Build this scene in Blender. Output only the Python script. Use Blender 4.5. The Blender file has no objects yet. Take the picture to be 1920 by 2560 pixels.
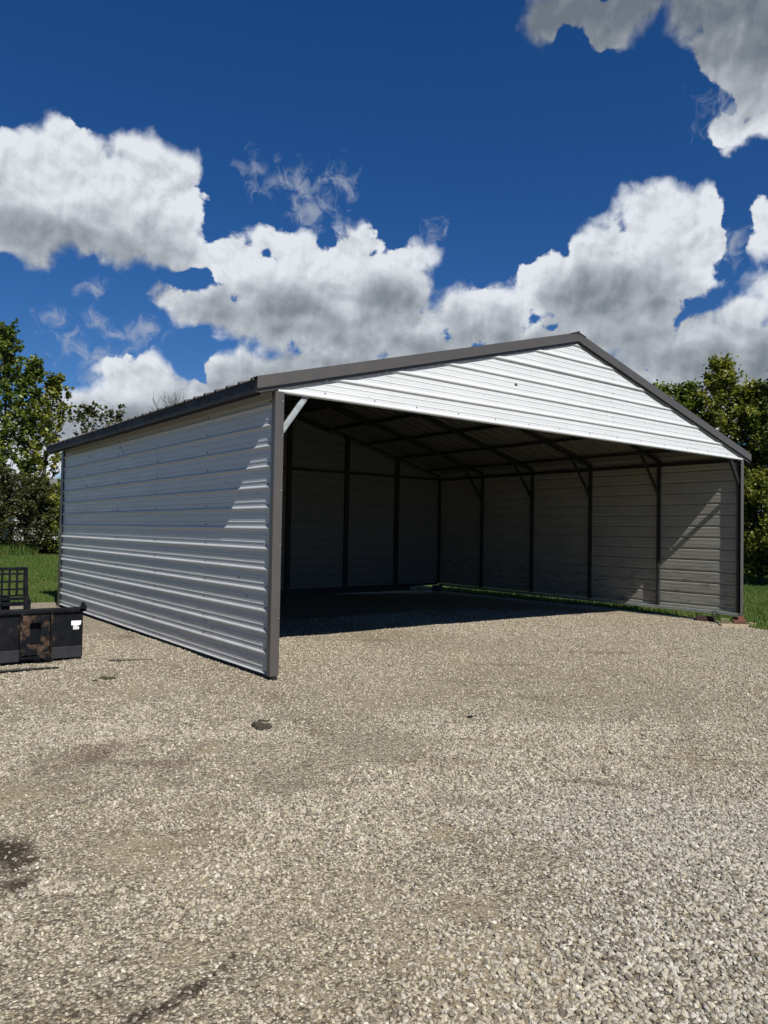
import bpy, math, random
import numpy as np
from mathutils import Vector, Matrix, noise as mnoise
rng = np.random.default_rng(7); random.seed(7)
R = math.radians
sc = bpy.context.scene
col = sc.collection

# ---------------------------------------------------------------- camera
cd = bpy.data.cameras.new('camera'); cam = bpy.data.objects.new('camera', cd); col.objects.link(cam)
cd.sensor_fit = 'VERTICAL'; cd.sensor_height = 36.0; cd.lens = 1841.56 / 2560 * 36.0
cd.clip_start = 0.05; cd.clip_end = 3000
r_, u_, f_ = (0.791193, -0.611326, 0.017174), (-0.029403, -0.009974, 0.999518), (0.61086, 0.791316, 0.025866)
cam.matrix_world = Matrix(((r_[0], u_[0], -f_[0], -3.9717), (r_[1], u_[1], -f_[1], -7.1084), (r_[2], u_[2], -f_[2], 1.5235), (0, 0, 0, 1)))
sc.camera = cam
# ---------------------------------------------------------------- exposure
sc.view_settings.view_transform = 'Standard'; sc.view_settings.look = 'None'
sc.view_settings.exposure = 0.45; sc.view_settings.gamma = 1.0
sc.view_settings.use_curve_mapping = False
# ---------------------------------------------------------------- sun
SUNDIR = Vector((-1.0, -5.2, 6.1)).normalized()          # towards the sun
sd = bpy.data.lights.new('sun', 'SUN'); sun = bpy.data.objects.new('sun', sd); col.objects.link(sun)
sd.energy = 5.0; sd.angle = R(0.53); sd.color = (1.0, 0.955, 0.88)
sun.rotation_euler = SUNDIR.to_track_quat('Z', 'Y').to_euler(); sun.location = (-10, -40, 50)

# ---------------------------------------------------------------- sky with cumulus, in directions (azimuth, elevation)
world = bpy.data.worlds.new('World'); sc.world = world; world.use_nodes = True
nt = world.node_tree; nt.nodes.clear()
def N(t, typ, **kw):
    n = t.nodes.new(typ)
    for k, v in kw.items(): setattr(n, k, v)
    return n
def L(t, a, b): t.links.new(a, b)
def M_(t, op, a, b=None, c=None, clamp=False):
    n = t.nodes.new('ShaderNodeMath'); n.operation = op; n.use_clamp = clamp
    for i, v in enumerate((a, b, c)):
        if v is None: continue
        if isinstance(v, (int, float)): n.inputs[i].default_value = v
        else: t.links.new(v, n.inputs[i])
    return n.outputs[0]
def mixc(t, fac, a, b, mode='MIX'):
    n = t.nodes.new('ShaderNodeMix'); n.data_type = 'RGBA'; n.blend_type = mode; n.clamp_factor = True
    for s, v in ((n.inputs[0], fac), (n.inputs[6], a), (n.inputs[7], b)):
        if isinstance(v, (int, float)): s.default_value = v
        elif isinstance(v, tuple): s.default_value = (*v[:3], 1)
        else: t.links.new(v, s)
    return n.outputs[2]
def smooth(t, x, lo, hi, a=0.0, b=1.0):
    n = t.nodes.new('ShaderNodeMapRange'); n.interpolation_type = 'SMOOTHSTEP'
    for i, v in enumerate((x, lo, hi, a, b)):
        if isinstance(v, (int, float)): n.inputs[i].default_value = v
        else: t.links.new(v, n.inputs[i])
    return n.outputs[0]
def noise_n(t, vec, scale, detail=6, rough=0.55, dist=0.0, w=None):
    n = t.nodes.new('ShaderNodeTexNoise')
    if t is nt: n.noise_dimensions = '2D'
    if w is not None: n.noise_dimensions = '4D'; n.inputs['W'].default_value = w
    n.inputs['Scale'].default_value = scale; n.inputs['Detail'].default_value = detail
    n.inputs['Roughness'].default_value = rough; n.inputs['Distortion'].default_value = dist
    if vec is not None: t.links.new(vec, n.inputs['Vector'])
    return n
sky = N(nt, 'ShaderNodeTexSky', sky_type='NISHITA', sun_disc=False)
sky.sun_elevation = math.asin(SUNDIR.z); sky.sun_rotation = math.atan2(SUNDIR.x, SUNDIR.y)
sky.altitude = 300; sky.air_density = 1.0; sky.dust_density = 0.0; sky.ozone_density = 3.0
hs = N(nt, 'ShaderNodeHueSaturation'); hs.inputs['Saturation'].default_value = 1.2; hs.inputs['Value'].default_value = 0.8
gn = N(nt, 'ShaderNodeVectorMath', operation='MULTIPLY'); L(nt, sky.outputs[0], gn.inputs[0]); gn.inputs[1].default_value = (.88, .97, 1.24)
L(nt, gn.outputs[0], hs.inputs['Color'])
tc = N(nt, 'ShaderNodeTexCoord'); nrm = N(nt, 'ShaderNodeVectorMath', operation='NORMALIZE'); L(nt, tc.outputs['Generated'], nrm.inputs[0])
sx = N(nt, 'ShaderNodeSeparateXYZ'); L(nt, nrm.outputs[0], sx.inputs[0])
az = M_(nt, 'MULTIPLY', M_(nt, 'ARCTAN2', sx.outputs[0], sx.outputs[1]), 57.2958)
el = M_(nt, 'MULTIPLY', M_(nt, 'ARCSINE', sx.outputs[2]), 57.2958)
cx = N(nt, 'ShaderNodeCombineXYZ'); L(nt, az, cx.inputs[0]); L(nt, el, cx.inputs[1])
P = cx.outputs[0]
def warp(vec, scale, amp, detail=4, rough=.55):
    n = noise_n(nt, vec, scale, detail, rough)
    s = N(nt, 'ShaderNodeVectorMath', operation='SUBTRACT'); L(nt, n.outputs['Color'], s.inputs[0]); s.inputs[1].default_value = (.5, .5, .5)
    m = N(nt, 'ShaderNodeVectorMath', operation='SCALE'); L(nt, s.outputs[0], m.inputs[0]); m.inputs['Scale'].default_value = amp
    a = N(nt, 'ShaderNodeVectorMath', operation='ADD'); L(nt, vec, a.inputs[0]); L(nt, m.outputs[0], a.inputs[1])
    return a.outputs[0]
PW = warp(P, 0.22, 1.5, 2, .5)
def blobs(vec, groups, sm=0.9):
    """smooth union of discs (grouped by radius, in degrees); positive inside"""
    sv = N(nt, 'ShaderNodeVectorMath', operation='MULTIPLY'); L(nt, vec, sv.inputs[0]); sv.inputs[1].default_value = (1 / 1.3, 1, 0)
    tot = None
    for r, lst in groups.items():
        cur = None
        for (a, e) in lst:
            dn = N(nt, 'ShaderNodeVectorMath', operation='DISTANCE'); L(nt, sv.outputs[0], dn.inputs[0]); dn.inputs[1].default_value = (a, e, 0)
            cur = dn.outputs['Value'] if cur is None else M_(nt, 'SMOOTH_MIN', cur, dn.outputs['Value'], sm)
        d = M_(nt, 'SUBTRACT', r, cur)
        tot = d if tot is None else M_(nt, 'SMOOTH_MAX', tot, d, sm)
    return tot
CLOUDS = {2.4: [(10.33, 24.49), (8.41, 23.17), (14.85, 24.45), (10.96, 22.76), (12.89, 22.76), (14.83, 22.76), (8.69, 20.69), (15.68, 21.47), (6.07, 20.6), (25.76, 18.42), (27.36, 18.42), (28.97, 18.42), (21.95, 17.25), (23.77, 17.25), (25.59, 17.25), (45.75, 20.3), (39.1, 18.13), (40.23, 18.13), (41.36, 18.13), (42.4, 18.45), (44.71, 18.45), (46.04, 11.99), (47.91, 11.99), (49.78, 11.99), (50.32, 30.98), (6.16, 5.51), (7.7, 5.51), (9.24, 5.51), (48.03, 10.12), (50.03, 10.12), (52.03, 10.12), (54.04, 10.12)], 1.4: [(16.52, 24.29), (10.47, 20.36), (11.98, 20.36), (13.49, 20.36), (19.38, 19.79), (22.09, 19.09), (24.0, 19.88), (26.76, 20.84), (29.71, 20.11), (19.59, 15.75), (20.76, 15.75), (22.7, 14.65), (24.36, 14.65), (26.02, 14.65), (27.68, 14.65), (27.74, 15.79), (28.79, 15.79), (29.84, 15.79), (29.56, 14.46), (30.86, 14.46), (31.61, 13.78), (33.51, 16.48), (34.88, 16.95), (36.12, 16.42), (44.15, 22.77), (46.46, 21.97), (44.04, 21.15), (41.0, 20.69), (42.01, 20.69), (39.97, 16.36), (41.53, 16.36), (43.09, 16.36), (44.65, 16.36), (35.96, 14.39), (37.68, 14.39), (39.4, 14.39), (41.12, 14.39), (42.84, 14.39), (44.56, 14.39), (43.57, 13.19), (47.86, 33.39), (49.16, 33.39), (48.05, 31.58), (49.88, 28.35), (15.38, 10.85), (13.76, 10.39), (14.51, 10.39), (11.74, 8.82), (16.94, 9.98), (10.78, 7.99), (12.11, 7.99), (13.45, 7.99), (14.78, 7.99), (16.11, 7.99), (11.08, 6.45), (12.23, 6.45), (13.88, 8.16), (16.99, 8.16)], 0.8: [(21.72, 21.55), (22.61, 20.74), (27.87, 21.36), (30.82, 20.44), (17.76, 16.79), (18.38, 16.79), (18.99, 16.79), (16.15, 16.22), (16.59, 16.22), (17.04, 16.22), (17.48, 16.22), (31.15, 16.16), (32.0, 16.16), (20.85, 20.07), (17.27, 19.53), (32.71, 14.3), (33.51, 14.3), (38.41, 15.65), (33.45, 15.29), (34.23, 15.29), (35.01, 15.29), (46.52, 14.43), (47.21, 14.43), (47.9, 14.43), (48.08, 15.03), (48.58, 15.03), (49.09, 15.03), (49.58, 15.25), (49.84, 15.25), (38.35, 35.28), (39.13, 35.28), (38.21, 34.73), (39.76, 34.82), (40.44, 34.82), (41.12, 34.82), (41.8, 34.82), (42.48, 34.82), (40.68, 35.04), (41.49, 35.04), (42.3, 35.04), (43.12, 35.04), (43.93, 35.04), (44.74, 35.04), (45.56, 35.04), (46.37, 35.04), (47.18, 35.04), (41.87, 34.04), (42.16, 34.04), (42.45, 34.04), (41.65, 33.59), (49.67, 27.06), (47.91, 26.99), (48.19, 26.99), (48.47, 26.99), (45.76, 33.91), (46.39, 33.91), (50.02, 21.3), (50.35, 19.81), (50.15, 16.92), (12.55, 9.6), (21.4, 12.03), (18.71, 11.89), (19.25, 11.89), (19.79, 11.89), (20.33, 11.89), (22.15, 12.13), (22.74, 12.13), (23.33, 12.13), (23.91, 12.13), (18.18, 10.45), (18.8, 10.45), (19.43, 10.45), (18.99, 11.0), (19.8, 11.0), (20.61, 11.0), (21.42, 11.0), (22.22, 11.0), (23.03, 11.0), (23.84, 11.0), (24.43, 12.65), (25.31, 12.65), (26.18, 12.65), (27.05, 12.65), (27.92, 12.65), (28.8, 12.65), (28.9, 12.15), (29.64, 12.15), (30.39, 12.15), (31.13, 12.15), (31.88, 12.15), (32.63, 12.15), (33.37, 12.15), (34.12, 12.15), (34.86, 12.15), (35.61, 12.15), (36.36, 12.15), (37.1, 12.15), (37.85, 12.15), (38.59, 12.15), (39.34, 12.15), (40.08, 12.15), (40.83, 12.15), (41.58, 12.15), (42.32, 12.15), (43.07, 12.15)]}
WISPS = {1.0: [(23.63, 25.0), (25.99, 25.31), (24.08, 23.36), (11.57, 12.28), (12.15, 12.28), (12.72, 12.28), (14.08, 13.67), (25.04, 24.04), (47.85, 28.07)], 0.5: [(21.94, 25.18), (22.25, 25.18), (22.57, 25.18), (20.93, 25.81), (21.36, 25.81), (31.49, 22.26), (10.22, 14.38), (12.38, 14.66), (15.02, 14.27), (12.18, 16.73), (47.87, 19.93), (48.34, 19.93), (14.25, 11.98)]}
SHADES = {3.6: [(48.28, 31.77), (40.31, 35.62), (44.92, 35.65)], 2.2: [(8.58, 19.27), (10.7, 19.27), (12.81, 19.27), (14.93, 19.27), (47.47, 12.21), (50.17, 12.21)], 1.3: [(21.43, 16.87), (22.45, 16.87), (23.46, 16.87), (24.48, 16.87), (18.08, 16.38), (19.18, 16.38), (20.27, 16.38), (24.34, 15.71), (26.28, 15.71), (28.23, 15.71), (26.79, 14.78), (28.13, 14.78), (29.48, 14.78), (30.83, 14.78), (20.85, 15.5), (21.9, 15.5), (22.96, 15.5), (28.82, 17.82), (30.38, 17.82), (40.06, 17.32), (41.55, 17.32), (43.05, 17.32), (44.54, 17.32), (40.81, 18.66), (42.24, 18.66), (41.03, 16.24), (42.72, 16.24), (44.42, 16.24), (46.11, 16.24), (36.58, 14.85), (38.26, 14.85), (39.94, 14.85), (41.62, 14.85), (43.3, 14.85), (44.97, 14.85), (32.96, 15.29), (34.29, 15.29), (35.62, 15.29), (44.12, 12.16), (42.46, 13.29), (43.54, 13.29), (44.63, 13.29), (8.97, 8.09), (10.36, 8.09), (11.74, 8.09), (13.12, 8.09), (14.42, 8.5), (15.43, 8.5), (16.44, 8.5), (17.46, 8.5), (18.96, 11.17), (20.6, 11.17), (22.23, 11.17), (23.87, 11.17), (22.76, 13.28), (23.99, 13.28), (25.22, 13.28), (26.44, 13.28), (27.67, 13.28), (29.03, 13.78), (30.19, 13.78), (31.35, 13.78), (32.5, 13.78), (41.05, 10.41), (42.37, 10.41), (43.7, 10.41), (45.03, 10.41), (52.99, 10.41), (54.32, 10.41)]}

F = blobs(PW, CLOUDS, .5)
Fw = blobs(PW, WISPS, .3)
dn_ = N(nt, 'ShaderNodeVectorMath', operation='ADD'); L(nt, PW, dn_.inputs[0]); dn_.inputs[1].default_value = (0, .55, 0)
Fs = blobs(dn_.outputs[0], SHADES, 1.2)
n1 = noise_n(nt, P, 0.36, 8, .58, .15).outputs['Fac']
off = N(nt, 'ShaderNodeVectorMath', operation='ADD'); L(nt, P, off.inputs[0]); off.inputs[1].default_value = (-.25, .5, 0)
n2 = noise_n(nt, off.outputs[0], 0.36, 7, .56, .15).outputs['Fac']
def billow(vec, scale, detail):
    v = N(nt, 'ShaderNodeTexVoronoi'); v.feature = 'SMOOTH_F1'; v.voronoi_dimensions = '2D'; v.inputs['Scale'].default_value = scale; v.inputs['Smoothness'].default_value = .7
    v.inputs['Detail'].default_value = detail; v.inputs['Roughness'].default_value = .45; v.normalize = True
    L(nt, vec, v.inputs['Vector']); return v.outputs['Distance']
b1 = billow(warp(P, 1.1, .8, 2), .42, 1.5)
edge = M_(nt, 'ADD', M_(nt, 'ADD', F, .16), M_(nt, 'MULTIPLY', M_(nt, 'SUBTRACT', n1, .5), 2.2))
edge = M_(nt, 'ADD', edge, M_(nt, 'MULTIPLY', M_(nt, 'SUBTRACT', .28, b1), 1.8))
soft = noise_n(nt, P, .18, 1, .5).outputs['Fac']
wid = smooth(nt, soft, .40, .64, .12, .60)
alpha = smooth(nt, edge, M_(nt, 'MULTIPLY', wid, -1.0), wid)
we = M_(nt, 'ADD', Fw, M_(nt, 'MULTIPLY', M_(nt, 'SUBTRACT', noise_n(nt, P, .8, 8, .62, .5).outputs['Fac'], .5), 5.5))
walpha = smooth(nt, we, -.6, 1.8, 0, .62)
rel = M_(nt, 'MULTIPLY', M_(nt, 'SUBTRACT', n1, n2), 1.0)
thick = smooth(nt, edge, 0.0, 2.4, 0.0, 1.0)
sh = M_(nt, 'ADD', Fs, M_(nt, 'MULTIPLY', M_(nt, 'SUBTRACT', n1, .5), 2.2))
sh = smooth(nt, sh, -2.2, 2.0)
sh = M_(nt, 'MULTIPLY', sh, M_(nt, 'MULTIPLY_ADD', thick, .25, .75))
lum = M_(nt, 'ADD', M_(nt, 'ADD', M_(nt, 'MULTIPLY_ADD', sh, -0.70, 1.02), M_(nt, 'MULTIPLY', thick, -.12)), M_(nt, 'SUBTRACT', M_(nt, 'ADD', rel, M_(nt, 'MULTIPLY', M_(nt, 'SUBTRACT', .26, b1), .42)), smooth(nt, el, 29.5, 35.0, 0, .42)))
cr = N(nt, 'ShaderNodeValToRGB'); L(nt, lum, cr.inputs[0])
els = cr.color_ramp.elements
els[0].position = 0.0; els[0].color = (.15, .175, .215, 1); els[1].position = 1.0; els[1].color = (.76, .80, .85, 1)
for p_, c_ in ((.30, (.24, .27, .31)), (.62, (.42, .455, .50))):
    e = els.new(p_); e.color = (*c_, 1)
bgS = N(nt, 'ShaderNodeVectorMath', operation='SCALE'); L(nt, hs.outputs[0], bgS.inputs[0]); bgS.inputs['Scale'].default_value = 0.075
wc = mixc(nt, walpha, bgS.outputs[0], (.46, .50, .57))
fin = mixc(nt, alpha, wc, cr.outputs[0])
bg = N(nt, 'ShaderNodeBackground'); bg.inputs['Strength'].default_value = 0.73; L(nt, fin, bg.inputs['Color'])
wo = N(nt, 'ShaderNodeOutputWorld'); L(nt, bg.outputs[0], wo.inputs['Surface'])
world.cycles.sampling_method = 'MANUAL'; world.cycles.sample_map_resolution = 512

# ================================================================= helpers
def tag(o, label=None, cat=None, group=None, kind=None):
    if label: o['label'] = label
    if cat: o['category'] = cat
    if group: o['group'] = group
    if kind: o['kind'] = kind
    return o
def empty(name, loc, rz=0, **kw):
    o = bpy.data.objects.new(name, None); col.objects.link(o); o.location = loc; o.rotation_euler = (0, 0, rz)
    o.empty_display_size = .2
    return tag(o, **kw)
class MB:
    def __init__(s): s.v = []; s.f = []; s.m = []; s.mi = 0
    def add(s, vs, fs):
        b = len(s.v); s.v += [tuple(v) for v in vs]; s.f += [tuple(b + i for i in f) for f in fs]; s.m += [s.mi] * len(fs); return s
    def hexa(s, c):        # 8 corners: bottom 4 ccw, top 4
        return s.add(c, [(3, 2, 1, 0), (4, 5, 6, 7), (0, 1, 5, 4), (1, 2, 6, 5), (2, 3, 7, 6), (3, 0, 4, 7)])
    def box(s, x0, x1, y0, y1, z0, z1):
        return s.hexa([(x0, y0, z0), (x1, y0, z0), (x1, y1, z0), (x0, y1, z0), (x0, y0, z1), (x1, y0, z1), (x1, y1, z1), (x0, y1, z1)])
    def bar(s, a, b, w, h, up=(0, 0, 1)):
        a = Vector(a); b = Vector(b); d = (b - a).normalized(); x = d.cross(Vector(up)).normalized(); y = x.cross(d).normalized()
        c = []
        for p in (a, b):
            for sx_, sy_ in ((-1, -1), (1, -1), (1, 1), (-1, 1)): c.append(p + x * sx_ * w / 2 + y * sy_ * h / 2)
        return s.add(c, [(3, 2, 1, 0), (4, 5, 6, 7), (0, 1, 5, 4), (1, 2, 6, 5), (2, 3, 7, 6), (3, 0, 4, 7)])
    def tube(s, pts, rads, n=7, cap=True):
        pts = [Vector(p) for p in pts]; rings = []
        for i, p in enumerate(pts):
            d = (pts[min(i + 1, len(pts) - 1)] - pts[max(i - 1, 0)])
            d = d.normalized() if d.length > 1e-9 else Vector((0, 0, 1))
            x = d.cross(Vector((.3, .9, .2))).normalized(); y = d.cross(x).normalized()
            rings.append([p + (x * math.cos(k * 2 * math.pi / n) + y * math.sin(k * 2 * math.pi / n)) * rads[i] for k in range(n)])
        vs = [v for r in rings for v in r]; fs = []
        for i in range(len(pts) - 1):
            for k in range(n):
                fs.append((i * n + k, i * n + (k + 1) % n, (i + 1) * n + (k + 1) % n, (i + 1) * n + k))
        if cap: fs.append(tuple(range(n))[::-1]); fs.append(tuple((len(pts) - 1) * n + k for k in range(n)))
        return s.add(vs, fs)
    def screw(s, p, nrm_, r=.008, h=.006):
        nrm_ = Vector(nrm_).normalized(); p = Vector(p); a = nrm_.orthogonal().normalized(); b = nrm_.cross(a)
        vs = [p + (a * math.cos(k * math.pi / 3) + b * math.sin(k * math.pi / 3)) * r for k in range(6)] + [p + nrm_ * h + (a * math.cos(k * math.pi / 3) + b * math.sin(k * math.pi / 3)) * r * .75 for k in range(6)]
        return s.add(vs, [(k, (k + 1) % 6, 6 + (k + 1) % 6, 6 + k) for k in range(6)] + [tuple(range(6, 12))])
    def build(s, name, mat, parent=None, bevel=0, smooth_=False, recalc=False):
        me = bpy.data.meshes.new(name); me.from_pydata(s.v, [], s.f)
        for mm in (mat if isinstance(mat, (list, tuple)) else [mat]): me.materials.append(mm)
        me.polygons.foreach_set('material_index', s.m)
        if smooth_: me.polygons.foreach_set('use_smooth', [True] * len(me.polygons))
        me.update()
        o = bpy.data.objects.new(name, me); col.objects.link(o)
        if parent is not None:
            o.parent = parent; o.matrix_parent_inverse = parent.matrix_basis.inverted()
        if bevel:
            b = o.modifiers.new('bevel', 'BEVEL'); b.width = bevel; b.segments = 2; b.limit_method = 'ANGLE'; b.angle_limit = R(40)
        return o
def mesh_np(name, verts, faces_n, mat, parent=None, attr=None):
    """verts (N,3); faces (M,k) all the same size"""
    me = bpy.data.meshes.new(name); V = np.asarray(verts, np.float32); Fa = np.asarray(faces_n, np.int32); k = Fa.shape[1]
    me.vertices.add(len(V)); me.vertices.foreach_set('co', V.ravel())
    me.loops.add(Fa.size); me.loops.foreach_set('vertex_index', Fa.ravel())
    me.polygons.add(len(Fa)); me.polygons.foreach_set('loop_start', np.arange(0, Fa.size, k, dtype=np.int32))
    me.polygons.foreach_set('loop_total', np.full(len(Fa), k, np.int32))
    me.update(calc_edges=True)
    if attr:
        for nm, (dom, dat) in attr.items():
            a = me.attributes.new(nm, 'FLOAT', dom); a.data.foreach_set('value', np.asarray(dat, np.float32))
    me.materials.append(mat)
    o = bpy.data.objects.new(name, me); col.objects.link(o)
    if parent is not None: o.parent = parent; o.matrix_parent_inverse = parent.matrix_basis.inverted()
    return o

# ================================================================= materials
def newmat(name, rough=.5, metal=0.0, spec=.5):
    m = bpy.data.materials.new(name); m.use_nodes = True; t = m.node_tree; b = t.nodes['Principled BSDF']
    b.inputs['Roughness'].default_value = rough; b.inputs['Metallic'].default_value = metal; b.inputs['Specular IOR Level'].default_value = spec
    return m, t, b
def pos(t):
    g = t.nodes.new('ShaderNodeNewGeometry'); return g.outputs['Position'], g
def scalev(t, v, s):
    m = t.nodes.new('ShaderNodeVectorMath'); m.operation = 'MULTIPLY'; m.inputs[1].default_value = s; t.links.new(v, m.inputs[0]); return m.outputs[0]
def bumpn(t, b, h, strength=.3, dist=.01):
    n = t.nodes.new('ShaderNodeBump'); n.inputs['Strength'].default_value = strength; n.inputs['Distance'].default_value = dist
    t.links.new(h, n.inputs['Height']); t.links.new(n.outputs[0], b.inputs['Normal']); return n
def ramp(t, x, stops):
    n = t.nodes.new('ShaderNodeValToRGB'); t.links.new(x, n.inputs[0]); e = n.color_ramp.elements
    e[0].position, e[0].color = stops[0][0], (*stops[0][1], 1); e[1].position, e[1].color = stops[-1][0], (*stops[-1][1], 1)
    for p_, c_ in stops[1:-1]:
        k = e.new(p_); k.color = (*c_, 1)
    return n.outputs[0]
def simple(name, c, rough=.5, metal=0, spec=.5, var=.12, scale=6, bump=0.0, rv=.1, sv=(1, 1, 1)):
    m, t, b = newmat(name, rough, metal, spec); p, _ = pos(t); p = scalev(t, p, sv)
    n = noise_n(t, p, scale, 6, .6).outputs['Fac']
    c0 = tuple(x * (1 - var) for x in c); c1 = tuple(min(1, x * (1 + var)) for x in c)
    L(t, ramp(t, n, [(.3, c0), (.7, c1)]), b.inputs['Base Color'])
    L(t, smooth(t, n, .3, .7, rough - rv, rough + rv), b.inputs['Roughness'])
    if bump: bumpn(t, b, noise_n(t, p, scale * 6, 4).outputs['Fac'], bump, .004)
    return m
def sheet_mat(name, outer, inner, rough=.32, dirt_z=None):
    """painted sheet steel: outer paint on the front side, darker primer on the back side"""
    m, t, b = newmat(name, rough, 0.0, .6); p, g = pos(t)
    n = noise_n(t, scalev(t, p, (1.0, 1.0, 2.5)), 1.6, 7, .62).outputs['Fac']
    oc = ramp(t, n, [(.3, tuple(x * .93 for x in outer)), (.7, outer)])
    # dust film low down, run marks and scuffs
    st = noise_n(t, scalev(t, p, (9, 9, .7)), 1.0, 6, .6).outputs['Fac']
    oc = mixc(t, smooth(t, st, .55, .75, 0, .16), oc, (.30, .29, .26))
    sep = t.nodes.new('ShaderNodeSeparateXYZ'); t.links.new(p, sep.inputs[0])
    low = smooth(t, sep.outputs[2], 0.0, 1.3, 1, 0)
    ds = noise_n(t, scalev(t, p, (2.2, 2.2, 14)), 1.3, 8, .68).outputs['Fac']
    oc = mixc(t, M_(t, 'MULTIPLY', low, smooth(t, ds, .42, .72, 0.05, .55)), oc, (.25, .235, .20))
    sc_ = noise_n(t, scalev(t, p, (2.6, 2.6, 7)), 3.2, 5, .7, 1.2).outputs['Fac']
    spk = M_(t, 'MULTIPLY', smooth(t, sc_, .665, .70), smooth(t, sep.outputs[2], 0, 2.4, .9, .35))
    oc = mixc(t, spk, oc, (.05, .05, .05))
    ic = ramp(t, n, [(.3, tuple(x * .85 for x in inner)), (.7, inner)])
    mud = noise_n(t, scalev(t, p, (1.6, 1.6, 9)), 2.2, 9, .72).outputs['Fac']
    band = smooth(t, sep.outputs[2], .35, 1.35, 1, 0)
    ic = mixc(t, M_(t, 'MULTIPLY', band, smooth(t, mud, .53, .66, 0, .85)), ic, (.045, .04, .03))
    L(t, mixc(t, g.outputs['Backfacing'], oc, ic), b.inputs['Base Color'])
    L(t, M_(t, 'MULTIPLY_ADD', g.outputs['Backfacing'], .25, smooth(t, n, .3, .7, rough - .05, rough + .1)), b.inputs['Roughness'])
    bumpn(t, b, noise_n(t, scalev(t, p, (1, 1, 2)), 3.0, 2).outputs['Fac'], .05, .02)
    return m
MAT = {}
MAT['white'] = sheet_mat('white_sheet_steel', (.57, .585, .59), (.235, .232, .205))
MAT['roof'] = sheet_mat('roof_sheet_steel', (.05, .045, .042), (.13, .125, .112), .35)
MAT['inner_right'] = sheet_mat('lit_inner_sheet_steel', (.57, .585, .59), (.31, .305, .27))  # inner face lightened: the stronger daylight on this wall is painted in
MAT['inner_back'] = sheet_mat('shaded_inner_sheet_steel', (.57, .585, .59), (.14, .145, .14))  # inner face darkened: the deep shade at the back is painted in
MAT['white_shaded'] = sheet_mat('shaded_white_sheet_steel', (.44, .452, .452), (.235, .232, .205), .34)  # same white paint as the gable, darkened to hold the left side's shade
MAT['trim'] = simple('brown_trim', (.070, .064, .059), .38, 0, .5, .06, 2.5, rv=.06)
MAT['trim_shaded'] = simple('shaded_brown_trim', (.030, .028, .027), .6, 0, .2, .08, 2.5)  # same brown trim, the shade on the eave sides put into its colour
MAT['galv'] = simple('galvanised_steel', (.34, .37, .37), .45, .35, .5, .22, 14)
MAT['galv_shaded'] = simple('shaded_galvanised_steel', (.022, .023, .024), .6, .0, .3, .3, 9)  # same galvanised steel, coloured near black for the shade inside the carport
MAT['screw'] = simple('screw_heads', (.035, .035, .035), .5, .3)
MAT['screw_l'] = simple('bright_screw_heads', (.5, .5, .5), .3, .8)
MAT['brick_red'] = simple('red_brick', (.15, .058, .042), .85, 0, .3, .25, 25, .5)
MAT['stone_tan'] = simple('tan_stone', (.30, .235, .165), .9, 0, .3, .25, 22, .6)
MAT['stone_green'] = simple('lichen_stone', (.14, .135, .07), .9, 0, .3, .35, 22, .6)
MAT['wood_dark'] = simple('dark_red_wood', (.04, .02, .017), .85, 0, .3, .3, 18, .5)
MAT['iron'] = simple('dark_iron', (.02, .019, .018), .6, .4, .4, .3, 20)

# oily and damp patches of the yard, each where it lies: x, y, rx, ry, turn, strength
STAINS_DARK = [(-3.16, -3.05, .17, .34, .1, .95), (-3.2, -3.42, .13, .16, 0, .9), (-3.35, -2.85, .3, .4, 0, .9)]
STAINS_DARK += [(x, y, s * 1.35, s, .4, .85) for x, y, s in ((-2.66, -4.51, .022), (-2.72, -4.55, .03), (-2.76, -4.57, .02), (-2.82, -4.60, .035), (-2.88, -4.61, .05), (-2.95, -4.64, .05), (-3.02, -4.64, .055), (-3.08, -4.64, .05), (-3.03, -4.26, .03), (-3.12, -4.45, .035))]
STAINS_BROWN = [(-2.3, -1.6, .7, .3, .5, .5), (-2.0, -2.1, .55, .22, -.3, .45), (-2.0, -3.06, .3, .15, .2, .3), (.15, -4.1, .42, .07, -.9, .65), (1.07, -4.1, .25, .06, -.9, .5), (-.25, 4.0, .3, .7, 0, .6), (2.78, 1.69, .5, .2, -.6, .4), (-1.44, -3.03, .45, .12, -.5, .45), (2.85, -.7, .9, .14, -.7, .4), (4.84, -.86, 1.0, .15, -.6, .45), (-.41, -3.19, .5, .2, -.6, .3), (-.8, -3.81, .4, .16, -.6, .35), (1.7, -1.2, .7, .1, -.7, .35)]
STAINS_TAN = [(-1.59, -1.98, .17, .15, 0, .85), (-1.72, -2.45, .25, .3, 0, .5), (-1.23, -4.1, .16, .1, 0, .8), (-2.66, -3.39, .35, .3, 0, .6), (-2.82, -4.4, .22, .16, 0, .6), (-2.98, -2.2, .3, .45, 0, .6), (-.78, -4.42, .3, .1, -.6, .5), (.2, -3.0, .55, .14, -.6, .45)]
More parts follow.
